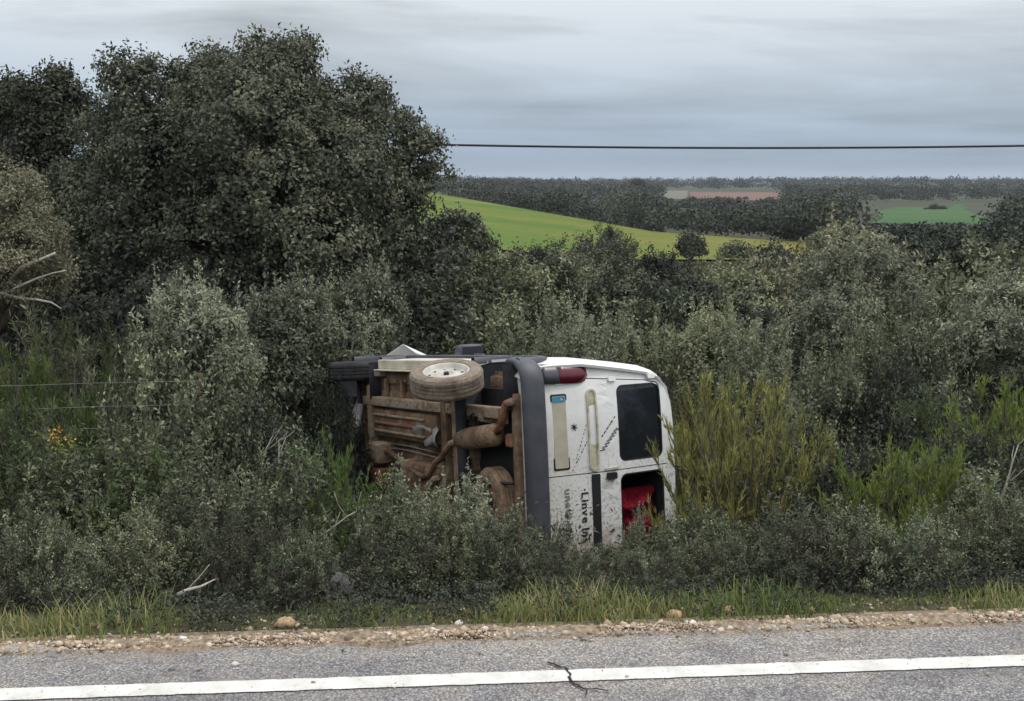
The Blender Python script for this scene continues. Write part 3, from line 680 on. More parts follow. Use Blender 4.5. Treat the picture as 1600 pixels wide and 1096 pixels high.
def lobed_shrubs():
    G1, G2 = 'tall grey shrubs round the van', 'bushes of the thicket'
    def one(name, label, y0, mat, L, leaf, cr, n, sp, spl, group, seed):
        g = np.random.default_rng(seed); px = sum(l[0] for l in L) / len(L); x = at_px(px, y0); base = (x, y0, gz(x, y0))
        L = [(a, b, r, g.uniform(-.35, .35) - (.35 if b > min(q[1] for q in L) + 45 else 0)) for a, b, r in L]
        L += [(a + 10, b + 12, r, abs(dy) + .55) for a, b, r, dy in L[::2]]
        oak(name, label, base, lobes_px(L, y0, base), n, 42, leaf, mat, seed, .05, cr, group, 'shrub' if group == G1 else 'bush', ('foliage', 'stems'), sp, spl)
    T, B = 'tall_grey_shrub', 'thicket_bush'
    one(T, 'largest tall grey shrub right of the van, pale at the top', 12.6, 'silver', [(1300, 432, 44), (1352, 418, 46), (1402, 472, 46), (1320, 510, 66), (1392, 540, 62), (1430, 600, 46), (1268, 525, 42), (1345, 590, 70)], (.052, .024), .125, 900, 60, .35, G1, 21)
    one(T, 'tall grey shrub near the right edge above the flat topped broom', 12.0, 'silver', [(1530, 485, 40), (1582, 475, 46), (1560, 535, 62), (1500, 545, 44), (1622, 520, 52), (1545, 595, 60)], (.052, .024), .125, 700, 50, .33, G1, 22)
    one(T, 'leftmost tall grey shrub with spiky pale tips', 11.0, 'silver', [(258, 482, 32), (312, 480, 34), (285, 530, 46), (345, 512, 36), (238, 548, 36), (315, 585, 48), (365, 570, 40)], (.048, .022), .105, 760, 60, .36, G1, 23)
    one(T, 'tall grey shrub with spiky tips under the middle of the large oak', 11.7, 'silver', [(420, 490, 34), (470, 484, 36), (445, 535, 46), (505, 525, 34), (398, 548, 36), (455, 590, 46)], (.048, .022), .105, 640, 50, .36, G1, 24)
    one(T, 'pale grey shrub with upright shoots right behind the front wheel', 13.0, 'grey', [(570, 452, 30), (545, 482, 30), (596, 488, 32), (570, 525, 44), (562, 575, 44)], (.052, .024), .115, 480, 40, .36, G1, 25)
    one(T, 'grey shrub with upright shoots right behind the van roof', 11.4, 'olive', [(1110, 525, 36), (1082, 548, 32), (1146, 545, 34), (1112, 590, 50)], (.048, .022), .11, 420, 50, .38, G1, 26)
    one(B, 'large dark rounded oak bush on the right', 19, 'oak_dark', [(1470, 398, 42), (1430, 405, 36), (1512, 408, 40), (1480, 445, 60), (1420, 455, 42), (1545, 445, 42)], (.075, .044), .19, 560, 0, 0, G2, 27)
    one(B, 'olive domed bush in the thicket behind the roof corner shrubs', 17.5, 'olive', [(1150, 462, 46), (1202, 472, 42), (1108, 484, 42), (1160, 515, 64)], (.07, .038), .17, 460, 6, .25, G2, 28)
    one(B, 'dark bush in the thicket left of the largest tall grey shrub', 17.0, 'oak_dark', [(1040, 470, 42), (1085, 476, 42), (1060, 522, 60)], (.07, .038), .17, 420, 6, .25, G2, 29)
    one(B, 'wide dull bush in the thicket above the van window', 18.5, 'oak', [(960, 452, 42), (1002, 464, 38), (922, 470, 38), (962, 512, 60)], (.07, .038), .17, 440, 6, .25, G2, 30)
    one(B, 'olive rounded bush behind the middle of the van', 17.5, 'olive', [(780, 436, 40), (822, 456, 38), (742, 458, 38), (786, 500, 60)], (.07, .038), .17, 440, 14, .3, G2, 31)
    one(B, 'grey brown bush in the thicket above the van rear', 20, 'jara', [(880, 436, 42), (918, 448, 36), (842, 450, 36), (880, 490, 56)], (.075, .042), .18, 420, 4, .2, G2, 32)
    one(B, 'dark round bush under the right end of the large oak, beside the green field', 20, 'oak', [(715, 362, 34), (690, 385, 36), (740, 392, 32), (712, 425, 48)], (.075, .044), .17, 420, 0, 0, G2, 33)
lobed_shrubs()

# ------------------------------------------------------------------ shrubs standing between the road and the field
V_ = 'shrubs on the verge in front of the van'
S_ = 'low scrub on the ditch slope'
def scrub():
    f = [ # front row, d about 5
     (25, 812, 165, 5.1, 'leafy dark shrub at the very left end of the verge'),
     (120, 835, 140, 5.0, 'low dark shrub on the verge, second from the left edge'),
     (215, 800, 160, 5.2, 'grey green verge shrub left of the bleached fallen branch'),
     (300, 775, 150, 5.5, 'dark green shrub directly behind the bleached fallen branch'),
     (395, 800, 140, 5.2, 'grey shrub on the verge between the bleached branch and the grey rocks'),
     (455, 835, 110, 4.9, 'small dark shrub just left of the grey rocks on the verge'),
     (625, 800, 165, 5.2, 'broad dark shrub on the verge under the displaced wheel'),
     (705, 790, 140, 5.3, 'grey green shrub on the verge below the exhaust muffler'),
     (785, 805, 140, 5.2, 'dense grey shrub on the verge at the foot of the dark bumper'),
     (870, 868, 110, 5.1, 'low shrub on the verge below the number plate'),
     (945, 882, 110, 5.0, 'low dark shrub on the verge below the black lettering'),
     (1020, 868, 110, 5.1, 'low dark shrub on the verge under the red cloth'),
     (1100, 845, 140, 5.2, 'dark shrub at the foot of the large yellow green broom, to its left'),
     (1190, 820, 140, 5.3, 'dark shrub at the foot of the large yellow green broom, to its right'),
     (1275, 800, 150, 5.2, 'leafy grey shrub on the verge right of the large broom'),
     (1360, 800, 140, 5.3, 'dull shrub on the verge left of the bright small broom'),
     (1445, 800, 150, 5.2, 'grey shrub on the verge under the bright small broom'),
     (1530, 785, 150, 5.4, 'dense dark shrub on the verge, second from the right edge'),
     (1600, 770, 150, 5.3, 'tall dark shrub at the very right end of the verge')]
    for i_, (px, top, w, y, lb) in enumerate(f): plant('jara', px, top, w * 1.12, y - .36, ('jara', 'jara', 'olive', 'jara', 'oak')[i_ % 5], lb, 'verge_shrub', group=V_)
    s = [ # second row
     (-5, 690, 170, 6.6, 'jara', 'heath', 'green leafy shrub at the left edge below the fence wires'),
     (85, 740, 150, 6.2, 'jara', 'jara', 'dark slope shrub under the yellow flowers'),
     (160, 715, 140, 6.5, 'jara', 'heath', 'green slope shrub right of the yellow flowers'),
     (235, 668, 130, 6.9, 'jara', 'olive', 'yellowish green slope shrub with upright pale tips below the tall grey shrubs'),
     (325, 725, 160, 6.3, 'jara', 'jara', 'grey slope shrub with bare pale stalks behind it'),
     (405, 715, 130, 6.5, 'jara', 'jara', 'grey slope shrub left of the fresh green broom by the van'),
     (592, 762, 120, 6.3, 'jara', 'jara', 'slope shrub between the fresh green broom and the van underside'),
     (662, 752, 110, 6.5, 'jara', 'grey', 'pale tipped slope shrub in front of the van underside'),
     (752, 785, 100, 6.4, 'jara', 'grey', 'pale slope shrub in front of the spare wheel'),
     (1003, 806, 62, 7.35, 'jara', 'grey', 'sparse pale shoots standing in front of the red cloth'),
     (868, 815, 55, 7.3, 'jara', 'olive', 'thin shoots in front of the white door next to the bumper'),
     (1060, 800, 130, 6.3, 'jara', 'jara', 'slope shrub right of the red cloth, under the large broom'),
     (1290, 705, 170, 6.8, 'jara', 'jara', 'tall slope shrub right of the large broom with fine grey leaves'),
     (1360, 720, 130, 6.6, 'jara', 'oak_dark', 'almost black slope shrub left of the bright small broom'),
     (1505, 735, 140, 6.5, 'jara', 'jara', 'grey slope shrub right of the bright small broom'),
     (1585, 725, 140, 6.7, 'jara', 'jara', 'grey slope shrub at the right edge under the green broom')]
    for px, top, w, y, k, m, lb in s: plant(k, px, top, w * 1.1, y, m, lb, 'slope_shrub', minw=.5 if y > 7.2 else None, group=S_)
    plant('broom', 1168, 606, 280, 7.2, 'broom_y', 'largest broom bush, yellow green and feathery, right of the van rear', 'broom_bush', minw=.6)
    plant('broom', 1092, 618, 110, 9.6, 'broom_y', 'narrow yellow green broom just behind the van roof edge', 'broom_bush', minw=.3)
    plant('broom', 1420, 700, 115, 6.3, 'broom_l', 'small bright lime broom low on the right slope', 'broom_bush')
    plant('broom', 1572, 612, 150, 8.6, 'broom_l', 'flat topped bright green broom at the right edge', 'broom_bush')
    plant('broom', 510, 712, 155, 6.5, 'broom_g', 'fresh green feathery broom left of the van underside', 'broom_bush')
    plant('broom', 20, 560, 130, 9.6, 'broom_g', 'bright green broom at the left edge above the fence wires', 'broom_bush')
    h = [ # heath on the left
     (60, 500, 200, 12.6, 'heath', 'olive', 'olive brown heath bush below the bare pale branches'),
     (165, 505, 190, 12.0, 'heath', 'heath', 'dull green heath bush left of the tall grey shrubs'),
     (110, 565, 180, 10.4, 'heath', 'olive', 'brownish heath bush behind the fence wires'),
     (190, 590, 150, 9.6, 'heath', 'heath', 'green heath bush at the foot of the leftmost tall grey shrub'),
     (40, 640, 160, 8.6, 'heath', 'heath', 'dark green heath bush between the fence wires at the left edge'),
     (130, 655, 160, 8.2, 'heath', 'oak_dark', 'dark heath bush behind the yellow flowers'),
     (1440, 620, 110, 9.4, 'heath', 'heath', 'dull green heath bush left of the flat topped broom')]
    for px, top, w, y, k, m, lb in h: plant(k, px, top, w * 1.1, y, m, lb, 'heath_bush', group='heath bushes beyond the ditch')
    t = [ # tall grey shrubs
     (490, 458, 100, 12.8, 'jara', 'tall grey shrub with spiky tips between the hollow and the large oak'),
     (1195, 520, 110, 10.2, 'jara', 'grey shrub with upright shoots behind the largest broom'),
     (1285, 560, 110, 8.9, 'jara', 'dark grey shrub with thin upright shoots right of the largest broom'),
     (1400, 500, 120, 10.4, 'jara', 'grey shrub below the dark oak on the right'),
     (1610, 455, 150, 12.6, 'olive', 'tall grey shrub cut by the right edge'),
     (870, 478, 100, 13.4, 'grey', 'pale grey shrub standing behind the van side, left one of two'),
     (940, 500, 90, 12.8, 'grey', 'pale grey shrub standing behind the van side, right one of two'),
     (1020, 525, 100, 12.4, 'olive', 'olive grey shrub behind the van roof corner')]
    for px, top, w, y, m, lb in t: plant('grey', px, top, w * 1.1, y, m, lb, 'tall_grey_shrub', minw=.85, group='tall grey shrubs round the van')
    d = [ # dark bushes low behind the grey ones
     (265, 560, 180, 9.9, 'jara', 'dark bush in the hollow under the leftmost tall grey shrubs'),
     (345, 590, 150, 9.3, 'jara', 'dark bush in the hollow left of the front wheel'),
     (500, 560, 110, 13.4, 'oak_dark', 'black green bush in the shade beside the front wheel'),  # leaf colour darkened to stand in for the shadow of the hollow
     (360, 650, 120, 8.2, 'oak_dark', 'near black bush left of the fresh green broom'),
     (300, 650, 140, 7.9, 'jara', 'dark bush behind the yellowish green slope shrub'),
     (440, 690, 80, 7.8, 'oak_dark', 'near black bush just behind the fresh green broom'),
     (528, 622, 80, 10.4, 'oak_dark', 'bush coloured black green for the shade in front of the van nose'),  # near-black leaf colour stands in for the deep shade here
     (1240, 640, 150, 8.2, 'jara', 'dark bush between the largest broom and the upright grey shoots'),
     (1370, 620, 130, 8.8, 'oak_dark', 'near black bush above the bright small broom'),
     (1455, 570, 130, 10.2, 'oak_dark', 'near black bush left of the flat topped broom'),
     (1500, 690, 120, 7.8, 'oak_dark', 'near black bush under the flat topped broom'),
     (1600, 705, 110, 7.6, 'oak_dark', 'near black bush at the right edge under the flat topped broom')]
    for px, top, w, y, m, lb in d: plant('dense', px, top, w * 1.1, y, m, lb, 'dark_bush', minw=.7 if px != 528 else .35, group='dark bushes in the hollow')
    b = [ # bushes in the middle distance
     (655, 350, 110, 19.0, 'oak_dark', 'dark bush tucked under the large oak on its right'),
     (640, 445, 130, 14.6, 'oak_dark', 'dark bush above the front wheel, right of the pale shrub'),
     (700, 455, 140, 14.8, 'jara', 'dull dark bush behind the van front'),
     (770, 398, 150, 24, 'olive', 'olive bush at the near edge of the green field, left one'),
     (850, 392, 130, 28, 'oak_dark', 'dull bush at the near edge of the green field, under its brightest part'),
     (905, 380, 130, 31, 'oak', 'dull bush at the near edge of the field, right of the middle'),
     (950, 360, 70, 40, 'oak_dark', 'small dark bush standing in the right end of the green field'),
     (975, 395, 140, 28, 'olive', 'dull bush below the right end of the green field'),
     (1040, 400, 140, 27, 'oak_dark', 'dull bush below the small round tree'),
     (1120, 408, 150, 24, 'olive', 'olive bush below the two round trees'),
     (1235, 415, 130, 22, 'oak_dark', 'dull bush right of the dark round tree'),
     (1235, 470, 130, 14.5, 'oak_dark', 'dark bush left of the largest tall grey shrub'),
     (1010, 480, 150, 15.0, 'jara', 'dark bush close behind the van roof'),
     (740, 500, 140, 14.0, 'olive', 'olive dark bush close behind the wheel arch'),
     (1330, 376, 170, 18, 'khaki', 'pale khaki bush standing behind the largest tall grey shrub'),
     (1270, 385, 110, 24, 'olive', 'olive bush left of the pale khaki bush'),
     (1400, 408, 110, 18, 'oak_dark', 'dark bush between the pale khaki bush and the large oak bush'),
     (1588, 356, 140, 21, 'oak_dark', 'dark oak bush cut by the right edge'),
     (1530, 400, 120, 17, 'olive', 'olive bush in front of the oak bushes on the right'),
     (150, 405, 150, 15.0, 'oak_dark', 'dark bush under the left part of the large oak'),
     (240, 440, 150, 14.2, 'oak_dark', 'dark bush behind the leftmost tall grey shrub'),
     (360, 450, 160, 14.4, 'oak_dark', 'dark bush behind the second tall grey shrub'),
     (470, 440, 150, 14.6, 'oak_dark', 'dark bush under the middle of the large oak'),
     (570, 440, 130, 15.0, 'oak_dark', 'dark bush under the right half of the large oak')]
    for px, top, w, y, m, lb in b: plant('dense', px, top, w * 1.15, y, m, lb, 'thicket_bush', cat='bush', group='bushes of the thicket')
scrub()
def flowers():
    p = ground_hit(95, 690)
    y = 7.4; x = at_px(92, y); root = empty('flowering_plant', (x, y, gz(x, y)))
    top = CAMH - y * math.tan(PITCH + math.atan((670 - 548) / FPX)) - gz(x, y)
    bm = bmesh.new(); V = []; g = np.random.default_rng(5)
    tips = []
    for i in range(16):
        e = np.array([g.normal(0, .04), g.normal(0, .04), top * g.uniform(.90, 1.0)]); tips.append(e)
        bm_tube(bm, [(e[0] * .2, e[1] * .2, 0), (e[0] * .5, e[1] * .5, e[2] * .6), tuple(e)], [.006, .004, .002], 5)
    bm_obj('stems', bm, MAT['broom_g'], root)
    T = np.repeat(np.array(tips), 5, 0); D = unit(g.normal(size=T.shape) + np.array([0, 0, .3]))
    V, Fq = leaves(T + g.normal(0, .02, T.shape), D, .022, .016, g)
    m = leaf_mat('yellow_petal', [(0, (.36, .14, .03)), (.5, (.42, .25, .05)), (1, (.50, .40, .10))], .2)
    obj('blossom', mesh_np('blossom', V, Fq, m, tint=g.random(len(Fq))), root)
    n = 500; P = np.stack([g.normal(0, .1, n), g.normal(0, .1, n), g.uniform(.3, .95, n) * top], -1)
    V, Fq = leaves(P, unit(g.normal(size=P.shape)), .045, .014, g)
    obj('foliage', mesh_np('foliage', V, Fq, MAT['broom_g'], tint=g.random(n)), root)
    tag(root, 'plant with yellow and orange blossoms at the left below the fence wires', 'plant')
flowers()

# thicket that fills the ground between the shrubs: one mass nobody could count
def thicket():
    src = PROTO['dense'][0]['fol']; nv = len(src.vertices)
    g = np.random.default_rng(77)
    Vs, Ts = [], []
    def clump(x, y, h, w, n, leaf):
        P = np.stack([g.normal(0, .33, n), g.normal(0, .33, n), np.abs(g.normal(.45, .3, n))], -1)
        P = P * np.array([w, w, h]); P[:, 2] = np.clip(P[:, 2], 0, h)
        V, _ = leaves(P + np.array([x, y, gz(x, y)]), unit(g.normal(size=P.shape) + np.array([0, 0, .4])), leaf * g.uniform(.6, 1.2, n), leaf * .42, g)
        Vs.append(V); Ts.append(np.clip(g.normal(.4, .2, n), 0, 1))
    for _ in range(170):
        y = g.uniform(12.5, 26); x = g.uniform(-.55, .55) * y
        clump(x, y, g.uniform(.3, .6), g.uniform(.8, 1.5), 200, .08)
    for _ in range(260):
        y = g.uniform(26, 60); x = g.uniform(-.6, .6) * y
        clump(x, y, g.uniform(.35, .7), g.uniform(1.5, 3), 110, .2)
    for _ in range(420):
        s = g.uniform(-5, 5); t = g.uniform(.8, 8.2); x = RO[0] + s * E1[0] + t * EN[0]; y = RO[1] + s * E1[1] + t * EN[1]
        if t > 2.8 and -2.4 < x < 1.9: continue
        clump(x, y, g.uniform(.12, .4), g.uniform(.4, .9), 120, .034)
    for _ in range(260):
        s = g.uniform(-4.6, 4.6); t = g.uniform(.22, .8); x = RO[0] + s * E1[0] + t * EN[0]; y = RO[1] + s * E1[1] + t * EN[1]
        clump(x, y, g.uniform(.05, .16), g.uniform(.10, .26), 90, .022)
    V = np.concatenate(Vs); T = np.concatenate(Ts)
    o = obj('undergrowth', mesh_np('undergrowth', V, np.arange(len(V)).reshape(-1, 4), MAT['oak_dark'], tint=T))  # dark leaf colour stands in for shade in the gaps between bushes
    tag(o, 'undergrowth coloured dark as shade, filling the ground between the shrubs', 'undergrowth', kind='stuff')
thicket()

# ------------------------------------------------------------------ grass along the verge
def grass():
    g = np.random.default_rng(31); n = 19000
    s = g.uniform(-3.6, 3.6, n); t = .10 + np.abs(g.normal(0, .28, n))
    dens = .5 + .5 * np.sin(s * 1.9 + .6) * np.sin(s * .8 + 2); keep = g.random(n) < .3 + .7 * dens; s, t = s[keep], t[keep]; n = len(s)
    x = RO[0] + s * E1[0] + t * EN[0]; y = RO[1] + s * E1[1] + t * EN[1]; z = ground_z(x, y)
    tuft = np.sin(s * 5.1) * np.sin(s * 2.3 + 1.4)
    L_ = (.045 + .045 * np.clip(tuft, -.7, 1)) * g.uniform(.4, 1.6, n) * np.clip(t / .25, .35, 1.2)
    az = g.uniform(0, 6.28, n); lean = g.uniform(.05, .6, n)
    d = np.stack([np.cos(az) * lean, np.sin(az) * lean, np.ones(n)], -1); d = unit(d)
    side = np.stack([-np.sin(az), np.cos(az), np.zeros(n)], -1); w = g.uniform(.0016, .0034, n)[:, None]
    B = np.stack([x, y, z], -1); M = B + d * L_[:, None] * .55; bend = np.stack([np.cos(az), np.sin(az), np.full(n, -.25)], -1)
    Tp = B + d * L_[:, None] + bend * (L_ * g.uniform(.05, .4, n))[:, None]
    V = np.stack([B - side * w, B + side * w, M + side * w * .8, M - side * w * .8, Tp + side * w * .1, Tp - side * w * .1], 1).reshape(-1, 3)
    i = (np.arange(n) * 6)[:, None]; Fq = np.concatenate([i + np.array([[0, 1, 2, 3]]), i + np.array([[3, 2, 4, 5]])])
    tint = np.clip(.42 + .2 * np.sin(s * 3.1 + 1) + g.normal(0, .2, n), 0, 1)
    o = obj('verge_grass', mesh_np('verge_grass', V, Fq, MAT['grass'], tint=np.concatenate([tint, tint])))
    tag(o, 'green and straw coloured grass growing along the gravel', 'grass', kind='stuff')
grass()

# ------------------------------------------------------------------ far trees and woods
def crown_leaves(g, n, r, leaf):
    d = unit(g.normal(size=(n, 3))); d[:, 2] = np.abs(d[:, 2]) * 1.0 - .25 * g.random(n)
    P = d * (r * g.uniform(.55, 1.03, n) * (1 + .14 * np.sin(d[:, 0] * 6) * np.sin(d[:, 1] * 5 + 1)))[:, None]
    return leaves(P, unit(d * .6 + g.normal(size=(n, 3))), leaf * g.uniform(.6, 1.3, n), leaf * .6, g, face=d)[0]
def woods():
    g = np.random.default_rng(91); Vs, Ts = [], []; cnt = 0
    def limit_row(px, y):                                # clearings: nothing may rise above the fields' near edges
        if 1035 < px < 1225 and y < 420: return 306 + (px * 7.3) % 9
        if 1035 < px < 1225 and y < 690: return 999
        if 1322 < px < 1560 and y < 200: return 349
        if 1322 < px < 1560 and y < 345: return 999
        return 0
    for band, (y0, y1, n, r0, r1, lf, nl) in enumerate(((70, 200, 850, 1.3, 2.7, .36, 190), (200, 420, 850, 1.8, 3.8, .62, 105), (420, 900, 1300, 2.4, 4.4, 1.15, 48), (900, 2600, 1500, 2.6, 5.2, 2.2, 26))):
        y = np.exp(g.uniform(math.log(y0), math.log(y1), n)); x = g.uniform(-.3, .48, n) * y
        for xi, yi in zip(x, y):
            if yi < field_crest(xi) + 4 and -60 < xi < 22: continue
            r = g.uniform(r0, r1); row = limit_row(800 + xi / yi * FPX, yi)
            if row == 999: continue
            if row:
                r = min(r, (CAMH - yi * math.tan(PITCH + math.atan((row - 548) / FPX)) - gz(xi, yi)) / 1.65)
                if r < .4: continue
            V = crown_leaves(g, nl, r, lf * min(1, r / 1.2)); V[:, 2] = V[:, 2] * .85 + r * .75
            V += np.array([xi, yi, gz(xi, yi)]); Vs.append(V); Ts.append(np.clip(g.normal(.42, .26) + g.normal(0, .13, nl), 0, 1))
    V = np.concatenate(Vs); T = np.concatenate(Ts)
    o = obj('far_woods', mesh_np('far_woods', V, np.arange(len(V)).reshape(-1, 4), MAT['oak_dark'], tint=T))
    tag(o, 'dark evergreen woods covering the far slope up to the horizon', 'woods', kind='stuff')
woods()
def far_tree(px, top, wpx, y, mat, label, seed):
    g = np.random.default_rng(seed); x = px_x(px, y); z0 = gz(x, y)
    zt = CAMH - y * math.tan(PITCH + math.atan((top - 548) / FPX)); r = wpx / 2 / FPX * y; H = max(zt - z0, r * 1.2)
    root = empty('round_tree', (x, y, z0))
    n = 2600; lob = [(0, 0, H - r, r)] + [(g.normal(0, r * .45), g.normal(0, r * .45), H - r * g.uniform(.9, 1.5), r * .6) for _ in range(6)]
    V = []
    for a, b_, c, rr in lob:
        v = crown_leaves(g, n // 4, rr, max(.16, r * .16)); v[:, 2] *= min(1.0, (H - .2) / (2 * r) + .3); V.append(v + np.array([a, b_, c]))
    V = np.concatenate(V); V[:, 2] = np.clip(V[:, 2], .1, None)
    obj('crown', mesh_np('crown', V, np.arange(len(V)).reshape(-1, 4), MAT[mat], tint=np.clip(g.normal(.4, .2, len(V) // 4), 0, 1)), root)
    bm = bmesh.new(); bm_tube(bm, [(0, 0, -.3), (.05, 0, H * .3), (0, 0, H - r * .6)], [r * .14, r * .1, r * .06], 7)
    for l in lob[1:]: bm_tube(bm, [(0, 0, H * .35), (l[0] * .6, l[1] * .6, l[2] * .8), (l[0], l[1], l[2] + .1)], [r * .06, r * .04, r * .02], 5)
    bm_obj('trunk', bm, MAT['bark'], root)
    tag(root, label, 'tree', 'round trees near the fields')
for k, a in enumerate(((1079, 358, 52, 62, 'oak', 'small round tree standing at the right end of the green field'),
          (1205, 370, 84, 46, 'oak_dark', 'dark round tree right of the small round one'),
          (1262, 342, 78, 120, 'oak_dark', 'very dark spreading tree beyond the end of the green field'),
          (1320, 345, 90, 75, 'olive', 'grey brown domed tree left of the dark green meadow'),
          (965, 318, 80, 150, 'oak_dark', 'dark tree at the wood edge above the right end of the green field'),
          (1150, 368, 60, 66, 'oak', 'low bush like tree between the two round trees'),
          (995, 277, 20, 520, 'oak_dark', 'lone tree breaking the skyline above the woods'),
          (1180, 312, 44, 260, 'oak_dark', 'dark tree in front of the ploughed red field'),
          (1455, 326, 20, 300, 'oak_dark', 'tiny dark tree at the far edge of the dark green meadow'))):
    far_tree(*a, seed=600 + k)

# ------------------------------------------------------------------ overhead line
def line_work():
    ycab = 27.0
    def P(px, py): return Vector((px_x(px, ycab) * 1.0, ycab, CAMH - ycab * math.tan(PITCH + math.atan((py - 548) / FPX))))
    pts = []
    for i in range(61):
        px = 240 + (2180 - 240) * i / 60; u = (px - 1180) / 470
        pts.append(P(px, 231.5 - 4.6 * u * u))
    bm = bmesh.new(); bm_tube(bm, pts, .028, 6)
    c = bm_obj('overhead_cable', bm, MAT['cable'], None, True)
    tag(c, 'black overhead cable sagging across the sky right of the oak', 'cable')
    for i, (q, lb) in enumerate(((pts[0], 'wooden line pole hidden behind the large oak'), (pts[-1], 'wooden line pole beyond the right edge'))):
        g0 = gz(q.x, q.y); root = empty('line_pole', (q.x, q.y + .16, g0))
        bm = bmesh.new(); bm_tube(bm, [(0, 0, -.4), (0, 0, q.z - g0 + .35)], [.13, .1], 12); bm_obj('post', bm, MAT['pole'], root, True)
        bm = bmesh.new(); bm_tube(bm, [(0, -.02, q.z - g0 - .03), (0, -.16, q.z - g0)], .025, 8); bm_obj('bracket', bm, MAT['wire'], root)
        tag(root, lb, 'pole', 'poles of the overhead line')
line_work()

# ------------------------------------------------------------------ wire fence at the left
def fence():
    yf = 9.0
    root = empty('wire_fence', (at_px(100, yf), yf, gz(at_px(100, yf), yf)))
    def W(px, py): 
        p = Vector((at_px(px, yf), yf + (px - 100) * .0008, CAMH - yf * math.tan(PITCH + math.atan((py - 548) / FPX))))
        return p - root.location
    for py in (600, 637, 671, 703):
        bm = bmesh.new(); bm_tube(bm, [W(-160, py - 1), W(-60, py), W(40, py + 1), W(130, py), W(302, py + 1)], .0017, 5)
        bm_obj('wire', bm, MAT['wire'], root)
    for px in (-150, 300):
        b = W(px, 590); x, y = b.x + root.location.x, b.y + root.location.y
        bm = bmesh.new(); bm_tube(bm, [(b.x, b.y + .03, gz(x, y) - root.location.z - .2), (b.x, b.y + .03, b.z)], .03, 8)
        bm_obj('post', bm, MAT['pole'], root, True)
    tag(root, 'thin wire fence with four strands among the bushes at the left edge', 'fence')
fence()

# ------------------------------------------------------------------ fallen branch, rocks, stalks on the verge
def branch_obj(name, label, pts, r0, y, mat, twigs=3, cat='branch'):
    P = [Vector((at_px(a, yy), yy, CAMH - yy * math.tan(PITCH + math.atan((b - 548) / FPX)))) for a, b, yy in pts]
    root_z = gz(P[0].x, P[0].y); root = empty(name, (P[0].x, P[0].y, root_z)); Q = [p - root.location for p in P]
    bm = bmesh.new(); bm_tube(bm, Q, [r0 * (1 - .75 * i / (len(Q) - 1)) for i in range(len(Q))], 7); bm_obj('limb', bm, mat, root, True)
    for k in range(twigs):
        i = 1 + k % (len(Q) - 1); d = Vector((random.uniform(-.1, .1), random.uniform(-.06, .06), random.uniform(.03, .13)))
        bm = bmesh.new(); bm_tube(bm, [Q[i], Q[i] + d * .6, Q[i] + d + Vector((.01, 0, .02))], [r0 * .35, r0 * .25, r0 * .12], 5); bm_obj('twig', bm, mat, root, True)
    tag(root, label, cat)
branch_obj('fallen_branch', 'bleached fallen branch lying in the grass at the left', [(274, 930, 4.44), (286, 924, 4.44), (298, 920, 4.44), (310, 917, 4.46), (322, 911, 4.5), (334, 905, 4.52)], .010, 5, MAT['deadwood'], 1)
branch_obj('bare_stalk', 'pale leafless stalk standing before the dark hollow left of the van', [(428, 790, 7.3), (430, 750, 7.3), (433, 715, 7.3), (434, 690, 7.3)], .009, 7.3, MAT['deadwood'], 7, 'stalk')
branch_obj('bare_stalk', 'pale leafless stalk leaning left of the fresh green broom', [(395, 790, 7.2), (402, 745, 7.2), (412, 705, 7.2), (425, 680, 7.2)], .009, 7.2, MAT['deadwood'], 6, 'stalk')
branch_obj('bare_stalk', 'pale crooked twig among the verge shrubs left of the bleached branch', [(197, 888, 4.5), (178, 868, 4.47), (160, 856, 4.45), (145, 846, 4.45)], .004, 5, MAT['twig'], 2, 'stalk')
branch_obj('bare_stalk', 'pale crooked twig in front of the slope shrubs at the right edge', [(1568, 790, 6.2), (1578, 755, 6.2), (1584, 725, 6.2), (1592, 695, 6.2)], .009, 6.2, MAT['deadwood'], 4, 'stalk')
branch_obj('bare_stalk', 'pale forked twig over the shrubs below the fresh green broom', [(500, 838, 5.4), (522, 822, 5.4), (540, 808, 5.4), (558, 798, 5.4)], .007, 5.4, MAT['deadwood'], 4, 'stalk')
def verge_rock(px, py, w, h, tilt, label, seed, mat):
    p = ground_hit(px, py); y = p[1]; s = y / FPX
    rs = np.random.default_rng(seed); V, Fq = ico(3); V = V * (1 + .05 * rs.normal(size=(len(V), 1)))
    for _ in range(12):
        d = unit(rs.normal(size=3)); V = V - np.maximum(V @ d - .62, 0)[:, None] * d
    V = V * np.array([w * s / 2, .09, h * s / 2 * 1.15]); o = obj('rock', mesh_np('rock', V, Fq, MAT[mat], tint=np.full(len(Fq), rs.random())))
    o.location = (p[0], y, p[2] + h * s * .45); o.rotation_euler = (-.25, tilt, .2); tag(o, label, 'rock', 'grey rocks on the verge')
verge_rock(505, 938, 34, 50, -.25, 'narrow dark grey rock, left one of the pair in the grass below the fresh broom', 3, 'greyrock')
verge_rock(538, 935, 46, 50, .2, 'broad grey rock, right one of the pair in the grass below the fresh broom', 4, 'greyrock')

